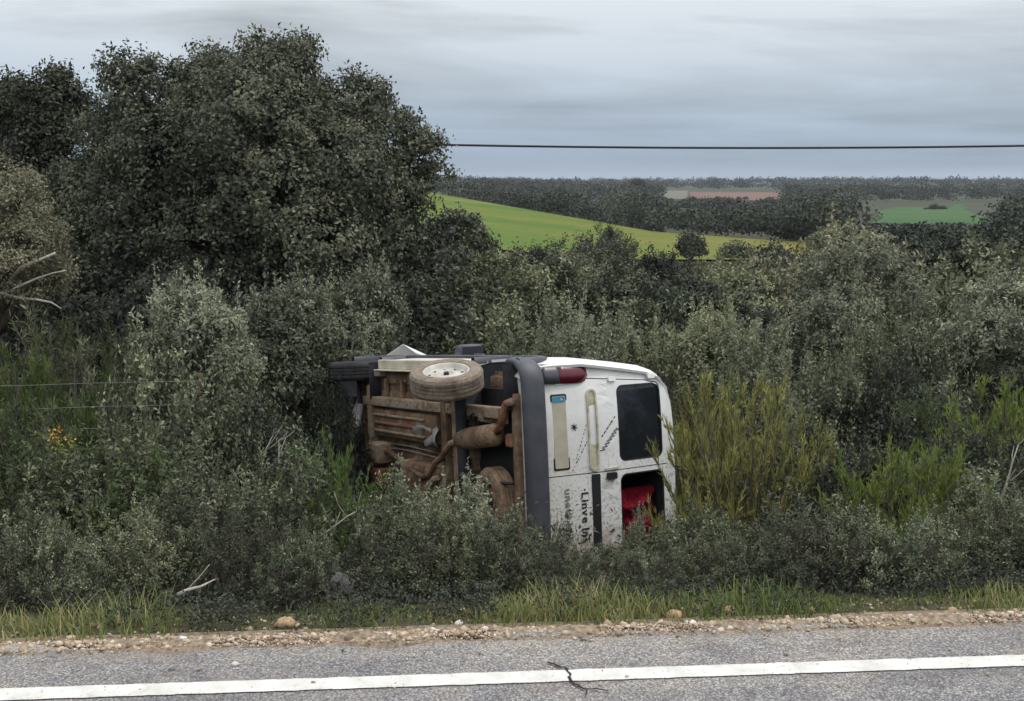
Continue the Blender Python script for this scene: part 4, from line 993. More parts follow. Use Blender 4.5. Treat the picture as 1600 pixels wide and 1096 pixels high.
# ------------------------------------------------------------------ the van lying on its right side
# local axes: x forward from the rear doors, y to the van's left (now up), z towards its roof
def mat_paint():
    m, nt, b, out = newmat('dusty_white_paint'); N, L, noise, ramp, mix, math_, bump, objco = nodes(nt)
    co = objco(); sx = N('ShaderNodeSeparateXYZ'); L(co, sx.inputs[0])
    base = ramp(noise(3, 4, co), [(.3, (.66, .66, .64)), (.7, (.76, .76, .75))])
    dust = math_('MULTIPLY', math_('MULTIPLY', math_('SUBTRACT', .95, sx.outputs[2]), 1.3, True), ramp(noise(5, 6, co, .65), [(.3, (.15, .15, .15)), (.7, (.9, .9, .9))]))
    c = mix(dust, base, (.40, .36, .27))
    # dark speckle and brown mud over the side that slid along the ground
    side = math_('MULTIPLY', math_('SUBTRACT', .42, sx.outputs[1]), 1.15, True)
    spl = ramp(noise(42, 6, co, .7), [(.52, (0, 0, 0)), (.60, (1, 1, 1))])
    c = mix(math_('MULTIPLY', math_('MULTIPLY', side, spl), .8), c, (.12, .105, .075))
    heavy = math_('MULTIPLY', math_('SUBTRACT', -.36, sx.outputs[1]), 4.0, True)
    c = mix(math_('MULTIPLY', heavy, ramp(noise(8, 5, co), [(.35, (.2, .2, .2)), (.6, (1, 1, 1))])), c, (.24, .15, .09))
    L(c, b.inputs['Base Color']); b.inputs['Roughness'].default_value = .38; b.inputs['Specular IOR Level'].default_value = .45
    L(bump(noise(4.0, 3, co), .35, .02), b.inputs['Normal'])
    return m
def mat_under():
    m, nt, b, out = newmat('rusty_dusty_underbody'); N, L, noise, ramp, mix, math_, bump, objco = nodes(nt)
    co = objco(); n = noise(3.2, 6, co, .65, .6); n2 = noise(17, 6, co, .7)
    c = ramp(n, [(.25, (.035, .028, .024)), (.42, (.13, .082, .052)), (.55, (.235, .165, .112)), (.72, (.36, .30, .23))])
    c = mix(.7, c, ramp(n2, [(.25, (.5, .46, .44)), (.6, (1.1, 1.08, 1.05))]), 'MULTIPLY')
    c = mix(ramp(noise(6, 5, co), [(.56, (0, 0, 0)), (.68, (.7, .7, .7))]), c, (.17, .075, .036))
    L(c, b.inputs['Base Color']); b.inputs['Roughness'].default_value = .85; b.inputs['Specular IOR Level'].default_value = .2
    L(bump(n2, .5, .01), b.inputs['Normal'])
    return m
def grimy(name, col, dark=.3, scale=5.0):
    m, nt, b, out = newmat(name); N, L, noise, ramp, mix, math_, bump, objco = nodes(nt)
    co = objco(); n = noise(scale, 6, co, .68, .5); n2 = noise(scale * 6, 5, co, .7)
    lo = tuple(c * dark for c in col); grey = sum(col) / 3
    c = ramp(n, [(.30, lo), (.5, col), (.72, (grey * 1.35, grey * 1.2, grey * 1.0))])
    c = mix(.75, c, ramp(n2, [(.28, (.42, .4, .39)), (.62, (1.15, 1.12, 1.1))]), 'MULTIPLY')
    L(c, b.inputs['Base Color']); b.inputs['Roughness'].default_value = .88; b.inputs['Specular IOR Level'].default_value = .15
    L(bump(n2, .6, .012), b.inputs['Normal'])
    return m
VM = dict(paint=mat_paint(), under=mat_under(),
    plastic=plain('scuffed_grey_plastic', (.052, .055, .066), .5, .4, var=.3, scale=5, bumps=.15),
    black=plain('black_trim', (.018, .018, .02), .6, .35),
    liner=plain('dark_arch_liner', (.035, .036, .042), .85, .2, var=.4),
    tyre=grimy('dusty_tyre', (.225, .185, .145), .45, 7.0),
    tyreblack=plain('black_tyre', (.035, .034, .036), .85, .2, var=.4, scale=9, bumps=.4),
    rim=plain('dusty_steel_rim', (.42, .40, .35), .55, .5, metal=.1, var=.25, scale=12),
    cream=plain('dusty_cream_sill', (.50, .47, .37), .6, .3, var=.25, scale=5),
    exhaust=grimy('rusty_exhaust', (.27, .185, .12), .4),
    orange=grimy('orange_rust', (.25, .125, .07), .3),
    steel=plain('grey_steel', (.27, .26, .25), .6, .4, metal=.2, var=.4, scale=9),
    dusty=grimy('dust_caked_steel', (.30, .23, .165), .3),
    glass=plain('dark_window_glass', (.012, .014, .018), .08, .5, var=.2),
    red=plain('red_lamp_lens', (.085, .006, .014), .22, .5, var=.15),
    smoke=plain('grey_lamp_lens', (.05, .05, .06), .3, .5, var=.15),
    plate=plain('dusty_number_plate', (.40, .365, .29), .5, .3, var=.12, scale=9),
    blue=plain('plate_blue_band', (.03, .20, .33), .45, .3, var=.2),
    grimy=plain('grimy_moulding', (.42, .39, .29), .6, .3, var=.35, scale=16),
    ink=plain('black_lettering', (.02, .02, .022), .6, .2),
    inkgrey=plain('grey_lettering', (.20, .20, .19), .6, .2),
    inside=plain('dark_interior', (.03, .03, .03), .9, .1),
    cloth=plain('red_cloth', (.15, .008, .018), .95, .05, var=.45, scale=14))
VR = np.array([[-0.46647673, -0.04115179, 0.88357569], [0.87487244, 0.12576945, 0.46773952], [-0.13037515, 0.99120562, -0.02266596]])
VP = np.array([-0.18170226, 8.05897061, -0.57140431])
van = empty('white_van')
van.matrix_world = Matrix([[*VR[0], VP[0]], [*VR[1], VP[1]], [*VR[2], VP[2]], [0, 0, 0, 1]])
tag(van, 'white panel van lying on its right side in the ditch, underside facing the road', 'van')
HW = .895
def rear_x(y, z): return .03 + max(0.0, z - 1.05) * .13 + .07 * (abs(y) / .88) ** 4
STX = [0.05, .12, .3, .8, 1.6, 2.2, 2.4, 2.6, 2.8, 3.0, 3.15, 3.4, 3.7, 3.88, 3.97]
STZ = [1.76, 1.79, 1.81, 1.83, 1.83, 1.82, 1.79, 1.63, 1.44, 1.26, 1.12, 1.07, 1.0, .92, .80]
STW = [.845, .865, HW, HW, HW, HW, HW, HW, .89, .885, .88, .87, .84, .76, .62]
def half_profile(w, zr):
    p = [(w - .09, .34), (w - .03, .40), (w - .005, .50), (w, .62), (w, .88), (w - .02, 1.04), (w - .055, 1.3), (w - .095, 1.55), (w - .14, 1.68), (w - .22, 1.765), (w - .34, 1.80), (w - .55, 1.82), (0, 1.83)]
    out = []
    for y, z in p:
        z2 = z if z <= .62 else .62 + (z - .62) * (zr - .62) / (1.83 - .62)
        out.append((max(y, 0), z2))
    return out
def solid_eval(o):
    dg = bpy.context.evaluated_depsgraph_get(); return bpy.data.meshes.new_from_object(o.evaluated_get(dg))
def van_body():
    bm = bmesh.new(); rings = []
    for x, zr, w in zip(STX, STZ, STW):
        h = half_profile(w, zr); pts = h + [(-y, z) for y, z in h[-2::-1]]
        rings.append([bm.verts.new((x + (max(0, z - 1.05) * .13 if x < .2 else 0), y, z)) for y, z in pts])
    for A, B in zip(rings, rings[1:]):
        for k in range(len(A) - 1): bm.faces.new((A[k], A[k + 1], B[k + 1], B[k]))
    bm.faces.new(rings[-1])
    me = bpy.data.meshes.new('body'); bm.normal_update(); bm.to_mesh(me); bm.free(); me.materials.append(VM['paint'])
    tmp = obj('tmp_body', me); sol = tmp.modifiers.new('s', 'SOLIDIFY'); sol.thickness = .02; sol.offset = -1
    cutters = []
    for ax in (.52, 3.3):
        for s in (1, -1):
            bm = bmesh.new(); bmesh.ops.create_cone(bm, cap_ends=True, segments=40, radius1=.36, radius2=.36, depth=.5)
            bmesh.ops.rotate(bm, cent=(0, 0, 0), matrix=Matrix.Rotation(math.pi / 2, 3, 'X'), verts=bm.verts); bmesh.ops.translate(bm, vec=(ax, s * .85, .34), verts=bm.verts)
            m2 = bpy.data.meshes.new('c'); bm.to_mesh(m2); bm.free(); c = obj('tmp_c', m2); cutters.append(c)
            bo = tmp.modifiers.new('b', 'BOOLEAN'); bo.operation = 'DIFFERENCE'; bo.object = c; bo.solver = 'EXACT'
    bpy.context.view_layer.update()
    m = solid_eval(tmp); m.name = 'body'
    for o in cutters + [tmp]: bpy.data.objects.remove(o)
    for p in m.polygons: p.use_smooth = True
    try: m.set_sharp_from_angle(angle=math.radians(32))
    except Exception: pass
    m.materials.clear(); m.materials.append(VM['paint'])
    b = obj('body', m, van)
    # wheel arch liners and flares
    for ax in (.52, 3.3):
        for s in (1, -1):
            bm = bmesh.new(); n = 20; R = .372; rows = []
            for i in range(n + 1):
                a = -.25 + (math.pi + .5) * i / n
                rows.append([bm.verts.new((ax + math.cos(a) * r, s * yy, .34 + math.sin(a) * r)) for yy, r in ((HW - .025, R), (HW - .12, R), (.52, R), (.50, .02))])
            for A, B in zip(rows, rows[1:]):
                for k in range(3): bm.faces.new((A[k], A[k + 1], B[k + 1], B[k]))
            bm_obj('arch_liner', bm, VM['liner'], van, True)
            bm = bmesh.new(); rows = []
            for i in range(n + 1):
                a = .02 + (math.pi - .04) * i / n
                rows.append([bm.verts.new((ax + math.cos(a) * r, s * yy, .36 + math.sin(a) * r)) for yy, r in ((HW - .03, .352), (HW + .016, .352), (HW + .022, .375), (HW + .010, .415), (HW - .025, .42))])
            for A, B in zip(rows, rows[1:]):
                for k in range(4): bm.faces.new((A[k], A[k + 1], B[k + 1], B[k]))
            bm_obj('arch_flare', bm, VM['plastic'], van, True)
    # side rubbing strips, sills
    for s in (1, -1):
        bm = bmesh.new(); bm_box(bm, (1.91, s * (HW + .008), .66), (1.95, .034, .11), .01); bm_obj('rub_strip', bm, VM['plastic'], van)
        bm = bmesh.new(); bm_box(bm, (1.91, s * (HW - .05), .365), (2.02, .09, .06), .012); bm_obj('sill', bm, VM['cream'], van)
        bm = bmesh.new(); bm_box(bm, (1.90, s * (HW - .10), .315), (2.0, .012, .07), .003); bm_obj('sill_flange', bm, VM['cream'], van)
    # side door windows, windscreen, mirrors, seams
    for s in (1, -1):
        bm = bmesh.new()
        def wy(z): return HW - .02 - (z - 1.04) * .16 + .006
        pts = [(1.75, 1.12), (2.72, 1.12), (2.47, 1.56), (1.75, 1.58)]
        o_ = [bm.verts.new((x, s * wy(z), z)) for x, z in pts]; i_ = [bm.verts.new((x, s * (wy(z) - .012), z)) for x, z in pts]
        bm.faces.new(o_ if s > 0 else o_[::-1])
        for k in range(4): bm.faces.new((o_[k], i_[k], i_[(k + 1) % 4], o_[(k + 1) % 4]))
        bm_obj('side_window', bm, VM['glass'], van)
        bm = bmesh.new(); bm_box(bm, (2.78, s * (HW + .035), 1.24), (.14, .14, .26), .045); bm_box(bm, (2.76, s * (HW - .02), 1.12), (.08, .1, .06), .015)
        mir = bm_obj('mirror', bm, VM['plastic'], van, True)
        bm = bmesh.new(); bm_box(bm, (2.707, s * (HW + .035), 1.24), (.006, .10, .21), .002); bm_obj('mirror_glass', bm, VM['glass'], mir)
        bm = bmesh.new(); bm_box(bm, (3.84, s * .66, .80), (.16, .22, .20), .05); bm_obj('headlight', bm, VM['rim'], van, True)
        bm = bmesh.new(); bm_box(bm, (1.9, s * (HW + .012), .92), (.18, .03, .035), .01); bm_obj('door_handle', bm, VM['plastic'], van)
    bm = bmesh.new(); w = [bm.verts.new(v) for v in ((2.47, .62, 1.76), (2.47, -.62, 1.76), (3.10, -.68, 1.19), (3.10, .68, 1.19))]
    bm.faces.new(w); ex = bmesh.ops.extrude_face_region(bm, geom=list(bm.faces)); bmesh.ops.translate(bm, vec=(.02, 0, .03), verts=[v for v in ex['geom'] if isinstance(v, bmesh.types.BMVert)])
    bm_obj('windscreen', bm, VM['glass'], van)
    bm = bmesh.new(); bm_box(bm, (4.0, 0, .46), (.16, 1.62, .30), .05); bm_obj('front_bumper', bm, VM['plastic'], van, True)
    # front wing torn loose and bent outwards
    bm = bmesh.new(); P = [(2.55, HW - .0, .70), (3.05, HW + .045, .78), (3.50, HW + .13, .84), (3.95, HW - .06, .70), (3.75, HW - .12, .95), (3.0, HW - .04, 1.0)]
    a = [bm.verts.new(p) for p in P]; b2 = [bm.verts.new((p[0], p[1] - .014, p[2] + .004)) for p in P]
    bm.faces.new((a[0], a[1], a[5])); bm.faces.new((a[1], a[2], a[5])); bm.faces.new((a[2], a[3], a[4])); bm.faces.new((a[2], a[4], a[5]))
    for t in ((0, 1, 5), (1, 2, 5), (2, 3, 4), (2, 4, 5)): bm.faces.new([b2[i] for i in t][::-1])
    for i in range(6): bm.faces.new((a[i], b2[i], b2[(i + 1) % 6], a[(i + 1) % 6]))
    w_ = bm_obj('bent_wing', bm, VM['paint'], van); w_['label'] = 'white front wing bent up into a point'
van_body()

def rounded_poly(y0, y1, z0, z1, r, n=6, skew=0.0):
    pts = []
    for cy, cz, a0 in ((y1 - r, z1 - r, 0), (y0 + r, z1 - r, 90), (y0 + r, z0 + r, 180), (y1 - r, z0 + r, 270)):
        for i in range(n + 1):
            a = math.radians(a0 + 90 * i / n); pts.append((cy + r * math.cos(a), cz + r * math.sin(a)))
    return pts
def ray_poly(c, a, poly):
    d = (math.cos(a), math.sin(a)); best = None
    for p, q in zip(poly, poly[1:] + poly[:1]):
        ex, ey = q[0] - p[0], q[1] - p[1]; det = d[0] * -ey + d[1] * ex
        if abs(det) < 1e-12: continue
        rx, ry = p[0] - c[0], p[1] - c[1]
        t = (rx * -ey + ry * ex) / det; u = (d[0] * ry - d[1] * rx) / det
        if t > 1e-6 and -1e-6 <= u <= 1 + 1e-6 and (best is None or t < best): best = t
    return (c[0] + d[0] * best, c[1] + d[1] * best)
def holed_panel(name, outer, inner, mat, thick=.03, lift=0.0, parent=None):
    c = (sum(p[0] for p in inner) / len(inner), sum(p[1] for p in inner) / len(inner))
    ang = sorted({round(math.atan2(p[1] - c[1], p[0] - c[0]), 4) for p in outer + inner} | {i * .12 - 3.1 for i in range(52)})
    bm = bmesh.new(); rows = []
    for a in ang:
        o_ = ray_poly(c, a, outer); i_ = ray_poly(c, a, inner)
        mids = [(o_[0] + (i_[0] - o_[0]) * t, o_[1] + (i_[1] - o_[1]) * t) for t in (0, .25, .5, .75, 1)]
        fr = [bm.verts.new((rear_x(*q) - lift, q[0], q[1])) for q in mids]
        bk = [bm.verts.new((rear_x(*q) - lift + thick, q[0], q[1])) for q in (mids[-1], mids[0])]
        rows.append(fr + bk)
    for A, B in zip(rows, rows[1:] + rows[:1]):
        for k in range(len(A)):
            bm.faces.new((A[k], A[(k + 1) % len(A)], B[(k + 1) % len(B)], B[k]))
    bmesh.ops.recalc_face_normals(bm, faces=bm.faces)
    return bm_obj(name, bm, mat, parent or van)
def flat_on_rear(name, poly, mat, proud, depth, parent):
    bm = bmesh.new(); f = [bm.verts.new((rear_x(y, z) - proud, y, z)) for y, z in poly]; k = [bm.verts.new((rear_x(y, z) - proud + depth, y, z)) for y, z in poly]
    bm.faces.new(f); bm.faces.new(k[::-1])
    for i in range(len(f)): bm.faces.new((f[i], k[i], k[(i + 1) % len(f)], f[(i + 1) % len(f)]))
    bmesh.ops.recalc_face_normals(bm, faces=bm.faces)
    return bm_obj(name, bm, mat, parent)
def van_rear():
    # frame round the doors closing the shell
    ring_o = [(.80, .36), (.845, .45), (.858, .62), (.858, .88), (.838, 1.03), (.80, 1.29), (.755, 1.54), (.70, 1.645), (.62, 1.70), (.5, 1.735), (.3, 1.75)]
    outer = ring_o + [(-y, z) for y, z in ring_o[::-1]]
    inner = [(.735, .52), (.735, .95), (.69, 1.5), (.65, 1.62), (.58, 1.675), (-.58, 1.675), (-.65, 1.62), (-.69, 1.5), (-.735, .95), (-.735, .52)]
    holed_panel('rear_frame', outer, inner, VM['paint'], .06, -.014)
    winL = rounded_poly(.075, .665, 1.17, 1.615, .06); winR = rounded_poly(-.665, -.02, 1.17, 1.615, .06)
    oL = [(.02, .515), (.715, .515), (.728, .95), (.685, 1.48), (.645, 1.60), (.575, 1.665), (.02, 1.672)]
    oR = [(.012, .515), (.012, 1.672), (-.575, 1.665), (-.645, 1.60), (-.685, 1.48), (-.728, .95), (-.715, .515)]
    dL = holed_panel('rear_door', oL, winL, VM['paint'], .03, .006); dR = holed_panel('rear_door', oR, winR, VM['paint'], .03, .006)
    dL['label'] = 'upper rear door with the number plate'; dR['label'] = 'muddy lower rear door with black lettering and broken window'
    flat_on_rear('window_pane', rounded_poly(.065, .675, 1.16, 1.625, .06), VM['glass'], -.004, .006, dL)
    for d, p in ((dL, winL), (dR, winR)):
        c = (sum(q[0] for q in p) / len(p), sum(q[1] for q in p) / len(p)); q_in = [(c[0] + (y - c[0]) * .965, c[1] + (z - c[1]) * .955) for y, z in p]
        holed_panel('window_seal', p, q_in, VM['black'], .014, .004, d)
    # plate, in a shallow framed recess
    flat_on_rear('plate_holder', rounded_poly(.06, .63, .575, .715, .015), VM['black'], .0085, .004, dL)
    pl = flat_on_rear('number_plate', rounded_poly(.075, .615, .587, .703, .01), VM['plate'], .013, .004, dL)
    flat_on_rear('blue_band', rounded_poly(.572, .612, .590, .700, .008), VM['blue'], .0145, .003, pl)
    flat_on_rear('star_ring', rounded_poly(.585, .600, .655, .675, .006), VM['plate'], .0158, .0016, pl)
    # pressed moulding across the doors: grimy on the left door, black on the right one
    holed_panel('moulding_rim', rounded_poly(.03, .655, .885, .972, .042), rounded_poly(.045, .640, .898, .959, .03), VM['grimy'], .016, .018, dL)
    flat_on_rear('moulding', rounded_poly(.042, .643, .895, .962, .033), VM['grimy'], .011, .006, dL)
    flat_on_rear('black_moulding', rounded_poly(-.60, .005, .90, .975, .01), VM['black'], .014, .01, dR)
    flat_on_rear('handle', rounded_poly(-.045, .004, 1.035, 1.125, .01), VM['black'], .03, .026, dR)
    flat_on_rear('lock_plate', rounded_poly(.024, .04, 1.02, 1.15, .006), VM['grimy'], .016, .012, dL)
    for z in (.62, 1.10, 1.5):
        for s, d in ((1, dL), (-1, dR)): flat_on_rear('hinge', rounded_poly(min(s * .735, s * .70), max(s * .735, s * .70), z, z + .07, .008), VM['paint'], .022, .02, d)
    # lettering on the lower door: flat print
    def text(body, y, z, size, mat, name, squeeze=1.0):
        for ch in body:
            if ch == ' ': y -= size * .3; continue
            cu = bpy.data.curves.new('t', 'FONT'); cu.body = ch; cu.size = size; cu.extrude = .0006; cu.offset = size * .018
            t = obj('tmp_t', cu); bpy.context.view_layer.update(); m = solid_eval(t); bpy.data.objects.remove(t)
            wd = max(v.co.x for v in m.vertices) + size * .09
            for v in m.vertices:
                yy, zz = y - v.co.x * squeeze, z + v.co.y
                v.co = Vector((rear_x(yy, zz) - .0085 - v.co.z, yy, zz))
            y -= wd * squeeze
            m.materials.clear(); m.materials.append(mat); o = obj(name, m, dR)
            if ch == 'i': o['kind'] = 'stuff'
    text('\u00b7Linve Ins', -.09, .805, .088, VM['ink'], 'letter', 1.1)
    text('unedi In', -.08, .66, .085, VM['inkgrey'], 'grey_letter', 1.1)
    # diagonal sign-written script on the left door, kept as strokes
    g = random.Random(4); bm = bmesh.new()
    def stroke(a, b, w):
        d = Vector((b[0] - a[0], b[1] - a[1])).normalized(); n = Vector((-d.y, d.x)) * w / 2
        q = [(a[0] + n.x, a[1] + n.y), (b[0] + n.x * .7, b[1] + n.y * .7), (b[0] - n.x * .7, b[1] - n.y * .7), (a[0] - n.x, a[1] - n.y)]
        f = [bm.verts.new((rear_x(y, z) - .0095, y, z)) for y, z in q]; bm.faces.new(f)
        k = [bm.verts.new((rear_x(y, z) - .0075, y, z)) for y, z in q]; bm.faces.new(k[::-1])
        for i in range(4): bm.faces.new((f[i], k[i], k[(i + 1) % 4], f[(i + 1) % 4]))
    def dashes(a, b, n, w, fill=.6):
        for i in range(n):
            t0 = i / n + g.uniform(0, .2) / n; t1 = t0 + fill / n * g.uniform(.5, 1.2)
            stroke((a[0] + (b[0] - a[0]) * t0, a[1] + (b[1] - a[1]) * t0), (a[0] + (b[0] - a[0]) * t1, a[1] + (b[1] - a[1]) * t1), w * g.uniform(.5, 1.3))
    dashes((.05, .735), (.27, .74 + .14), 9, .007); dashes((.13, .77), (.40, .88), 9, .006, .5); dashes((.28, 1.0), (.44, 1.15), 6, .012, .75)
    for i in range(7):                                   # the looping script
        y, z = .18 + i * .024, .985 + i * .023
        stroke((y, z), (y + .004, z + .045), .006); stroke((y + .004, z + .045), (y + .02, z + .02), .005)
    for i in range(7):
        a = i * .9; stroke((.375, .765), (.375 + .028 * math.cos(a), .765 + .028 * math.sin(a)), .008)
    bm_obj('script_lettering', bm, VM['ink'], dL)
    # tail lights standing on the bumper ends
    for s in (1, -1):
        def shell(z0, z1, name, mat, par, top_round):
            bm = bmesh.new(); rows = []; n = 7
            for i in range(n + 1):
                t = i / n; z = z0 + (z1 - z0) * t
                k = math.sqrt(max(0.0, 1 - ((t - .6) / .42) ** 2)) if (top_round and t > .6) else 1.0
                k = max(k, .3); hw = .075 * k
                yc = .785 - (z - .6) * .03
                prof = [(.22, .856), (.14, .862), (.09, .856), (.05, .832), (.028, yc - .01), (.026, yc - hw), (.08, yc - hw - .005)]
                rows.append([bm.verts.new((x + (z - .6) * .05 + (1 - k) * .05, s * (y if y < .86 else y - (1 - k) * .05), z)) for x, y in prof])
            for A, B in zip(rows, rows[1:]):
                for j in range(len(A) - 1): bm.faces.new((A[j], A[j + 1], B[j + 1], B[j]))
            bm.faces.new(rows[0]); bm.faces.new(rows[-1][::-1]); bmesh.ops.recalc_face_normals(bm, faces=bm.faces)
            return bm_obj(name, bm, mat, par, True)
        tl = shell(.53, .66, 'tail_light', VM['smoke'], van, False); shell(.662, .93, 'red_lens', VM['red'], tl, True)
    # hollow wrap-round bumper
    prof = [(.02, .325), (-.025, .333), (-.042, .37), (-.045, .43), (-.036, .482), (.0, .512), (.03, .518)]
    path = [(.30, .868, 0), (.2, .872, 0), (.10, .862, .1), (.05, .835, .3), (.015, .77, .7), (.005, .68, 1), (-.004, .3, 1), (-.004, 0, 1)]
    path = path + [(x, -y, k) for x, y, k in path[-2::-1]]
    bm = bmesh.new(); rows = []
    for x, y, k in path:
        s = 1 if y >= 0 else -1
        rows.append([bm.verts.new((x + px_ * k, y - s * px_ * (1 - k) * -1 * -1 + (s * -px_ * (1 - k) * 0), z + (.05 if k < .05 and j == 0 else 0))) for j, (px_, z) in enumerate(prof)])
    for A, B in zip(rows, rows[1:]):
        for j in range(len(A) - 1): bm.faces.new((A[j], A[j + 1], B[j + 1], B[j]))
    bmesh.ops.recalc_face_normals(bm, faces=bm.faces)
    o = bm_obj('rear_bumper', bm, VM['plastic'], van, True); sm = o.modifiers.new('s', 'SOLIDIFY'); sm.thickness = .012; sm.offset = 0; sb = o.modifiers.new('b', 'SUBSURF'); sb.levels = 1; sb.render_levels = 2
    # cargo bay lining so the broken window looks into a dark room
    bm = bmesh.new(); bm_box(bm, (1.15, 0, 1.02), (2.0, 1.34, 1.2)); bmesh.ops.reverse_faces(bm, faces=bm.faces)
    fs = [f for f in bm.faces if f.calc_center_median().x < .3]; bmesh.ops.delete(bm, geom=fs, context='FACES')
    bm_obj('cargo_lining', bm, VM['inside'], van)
van_rear()

def wheel(loc, rot, tyre, name='wheel', r=.29, w=.175, label=None, rimmat='rim'):
    root = bpy.data.objects.new(name, None); COL.objects.link(root); root.parent = van
    root.matrix_local = Matrix.Translation(loc) @ rot
    h = w / 2; bm = bmesh.new()
    bm_lathe(bm, [(r * .60, -h * .75), (r * .66, -h), (r * .84, -h * 1.05), (r * .95, -h * .92), (r, -h * .66), (r, -h * .42), (r * .975, -h * .40), (r * .975, -h * .30), (r, -h * .28), (r, -h * .06), (r * .975, -h * .04), (r * .975, h * .06), (r, h * .08), (r, h * .30), (r * .975, h * .32), (r * .975, h * .42), (r, h * .44), (r, h * .66), (r * .95, h * .92), (r * .84, h * 1.05), (r * .66, h), (r * .60, h * .75)], 48)
    bm_obj('tyre', bm, tyre, root, False)
    bm = bmesh.new()
    bm_lathe(bm, [(r * .60, -h * .75), (r * .645, -h * .82), (r * .645, h * .86), (r * .625, h * .93), (r * .585, h * .88), (r * .56, h * .58), (r * .50, h * .40), (r * .42, h * .42), (r * .30, h * .62), (r * .20, h * .66), (r * .17, h * .50), (0, h * .48)], 48)
    rim = bm_obj('rim', bm, VM[rimmat], root, True)
    for i in range(10):
        a = i * math.pi / 5; bm = bmesh.new(); c = Vector((math.cos(a) * r * .465, math.sin(a) * r * .465, h * .415))
        bmesh.ops.create_cone(bm, cap_ends=True, segments=10, radius1=r * .035, radius2=r * .035, depth=.008); bmesh.ops.translate(bm, vec=c, verts=bm.verts)
        bm_obj('vent_hole', bm, VM['black'], rim)
    bm = bmesh.new(); bmesh.ops.create_cone(bm, cap_ends=True, segments=14, radius1=r * .08, radius2=r * .07, depth=.03); bmesh.ops.translate(bm, vec=(0, 0, h * .5 + .006), verts=bm.verts)
    bm_obj('hub_cap', bm, VM['black'], rim)
    if label: root['label'] = label
    return root
def van_under():
    out_l = Matrix.Rotation(-math.pi / 2, 4, 'X')          # wheel axis +z -> van +y
    out_r = Matrix.Rotation(math.pi / 2, 4, 'X')
    nw = Vector((-.05, -.17, .98)).normalized(); nl = Vector(VR.T @ np.array(nw))
    wheel((.80, .755, .085), nl.to_track_quat('Z', 'X').to_matrix().to_4x4(), VM['tyre'], label='dusty rear wheel knocked forward out of its arch')
    wheel((3.32, .785, .27), out_l, VM['tyreblack'], label='black front wheel')
    wheel((3.32, -.765, .29), out_r, VM['tyreblack']); wheel((.55, -.765, .27), out_r, VM['tyre'])
    wheel((.47, -.20, .31), Matrix.Rotation(math.pi, 4, 'X') @ Matrix.Rotation(math.radians(4), 4, 'Y'), VM['exhaust'], name='spare_wheel', r=.28, w=.15, label='rusty spare wheel slung under the rear floor', rimmat='under')
    # floor pan with pressed ribs
    bm = bmesh.new(); xs = np.concatenate([np.linspace(.12, 1.0, 6), np.linspace(1.05, 3.55, 26)]); ys = np.linspace(-.80, .80, 65); rows = []
    for x in xs:
        rows.append([bm.verts.new((x, y, .365 + .018 * (1 if math.sin(y * 33) > .2 else 0) * (1 if (x * 1.7) % 1 > .16 else 0) + (.16 if x < 1.0 else 0))) for y in ys])
    for A, B in zip(rows, rows[1:]):
        for k in range(len(A) - 1): bm.faces.new((A[k], B[k], B[k + 1], A[k + 1]))
    bm_obj('floor_pan', bm, VM['under'], van)
    def box(name, c, s, mat, bev=.012, rot=None):
        bm = bmesh.new(); bm_box(bm, c, s, bev, rot); return bm_obj(name, bm, VM[mat], van)
    def pipe(name, pts, r, mat, n=12):
        bm = bmesh.new(); bm_tube(bm, pts, r, n); return bm_obj(name, bm, VM[mat], van, True)
    for y in (.50, -.50):
        box('frame_rail', (1.75, y, .315), (2.9, .085, .10), 'dusty')
        box('rail_flange', (1.75, y - .06, .352), (2.9, .05, .014), 'under', .003)
    box('floor_beam', (2.25, .30, .33), (1.5, .26, .075), 'under', .03)
    box('floor_rib', (2.35, .375, .287), (1.2, .022, .03), 'dusty', .008); box('floor_rib', (2.35, .30, .287), (1.2, .022, .03), 'orange', .008); box('floor_rib', (2.35, .225, .287), (1.2, .022, .03), 'dusty', .008)
    for x in (1.08, 1.30): box('crossmember', (x, 0, .31), (.11, 1.5, .10), 'under', .02)
    box('crossmember', (3.05, 0, .32), (.10, 1.3, .10), 'dusty', .02)
    # bent heat shield
    bm = bmesh.new(); rows = []
    for i in range(9):
        x = 1.40 + .55 * i / 8; rows.append([bm.verts.new((x, .17 + .05 * j + .012 * math.sin(x * 22), .285 - .035 * math.sin(j * 1.1 + x * 9) - .03 * (1 - i / 8))) for j in range(4)])
    for A, B in zip(rows, rows[1:]):
        for k in range(3): bm.faces.new((A[k], A[k + 1], B[k + 1], B[k]))
    o = bm_obj('heat_shield', bm, VM['steel'], van, True); o.modifiers.new('s', 'SOLIDIFY').thickness = .004
    # fuel tank and gearbox side
    box('fuel_tank', (1.75, -.22, .29), (.85, .46, .17), 'under', .05)
    box('gearbox', (2.78, .02, .27), (.30, .20, .22), 'dusty', .06); box('gearbox_case', (2.76, -.20, .27), (.28, .17, .20), 'orange', .04)
    box('oil_sump', (3.05, -.42, .27), (.35, .32, .2), 'under', .06)
    pipe('subframe_bar', [(3.36, .52, .30), (3.33, .36, .22), (3.26, .22, .24)], .022, 'steel'); pipe('subframe_bar', [(3.24, .46, .26), (3.22, .2, .20), (3.20, -.05, .22), (3.12, -.35, .25)], .034, 'steel')
    pipe('subframe_bar', [(3.42, .30, .26), (3.40, 0, .24), (3.36, -.4, .26)], .03, 'under')
    pipe('steering_arm', [(3.32, .80, .28), (3.28, .5, .27), (3.24, .25, .26)], .02, 'black')
    # exhaust
    bm = bmesh.new(); bm_tube(bm, [(.30, .345, .26), (.33, .34, .26), (.36, .335, .26), (.92, .265, .26), (.95, .262, .26), (.98, .258, .26)], [.03, .075, .088, .088, .075, .03], 18); mf = bm_obj('muffler', bm, VM['exhaust'], van, True)
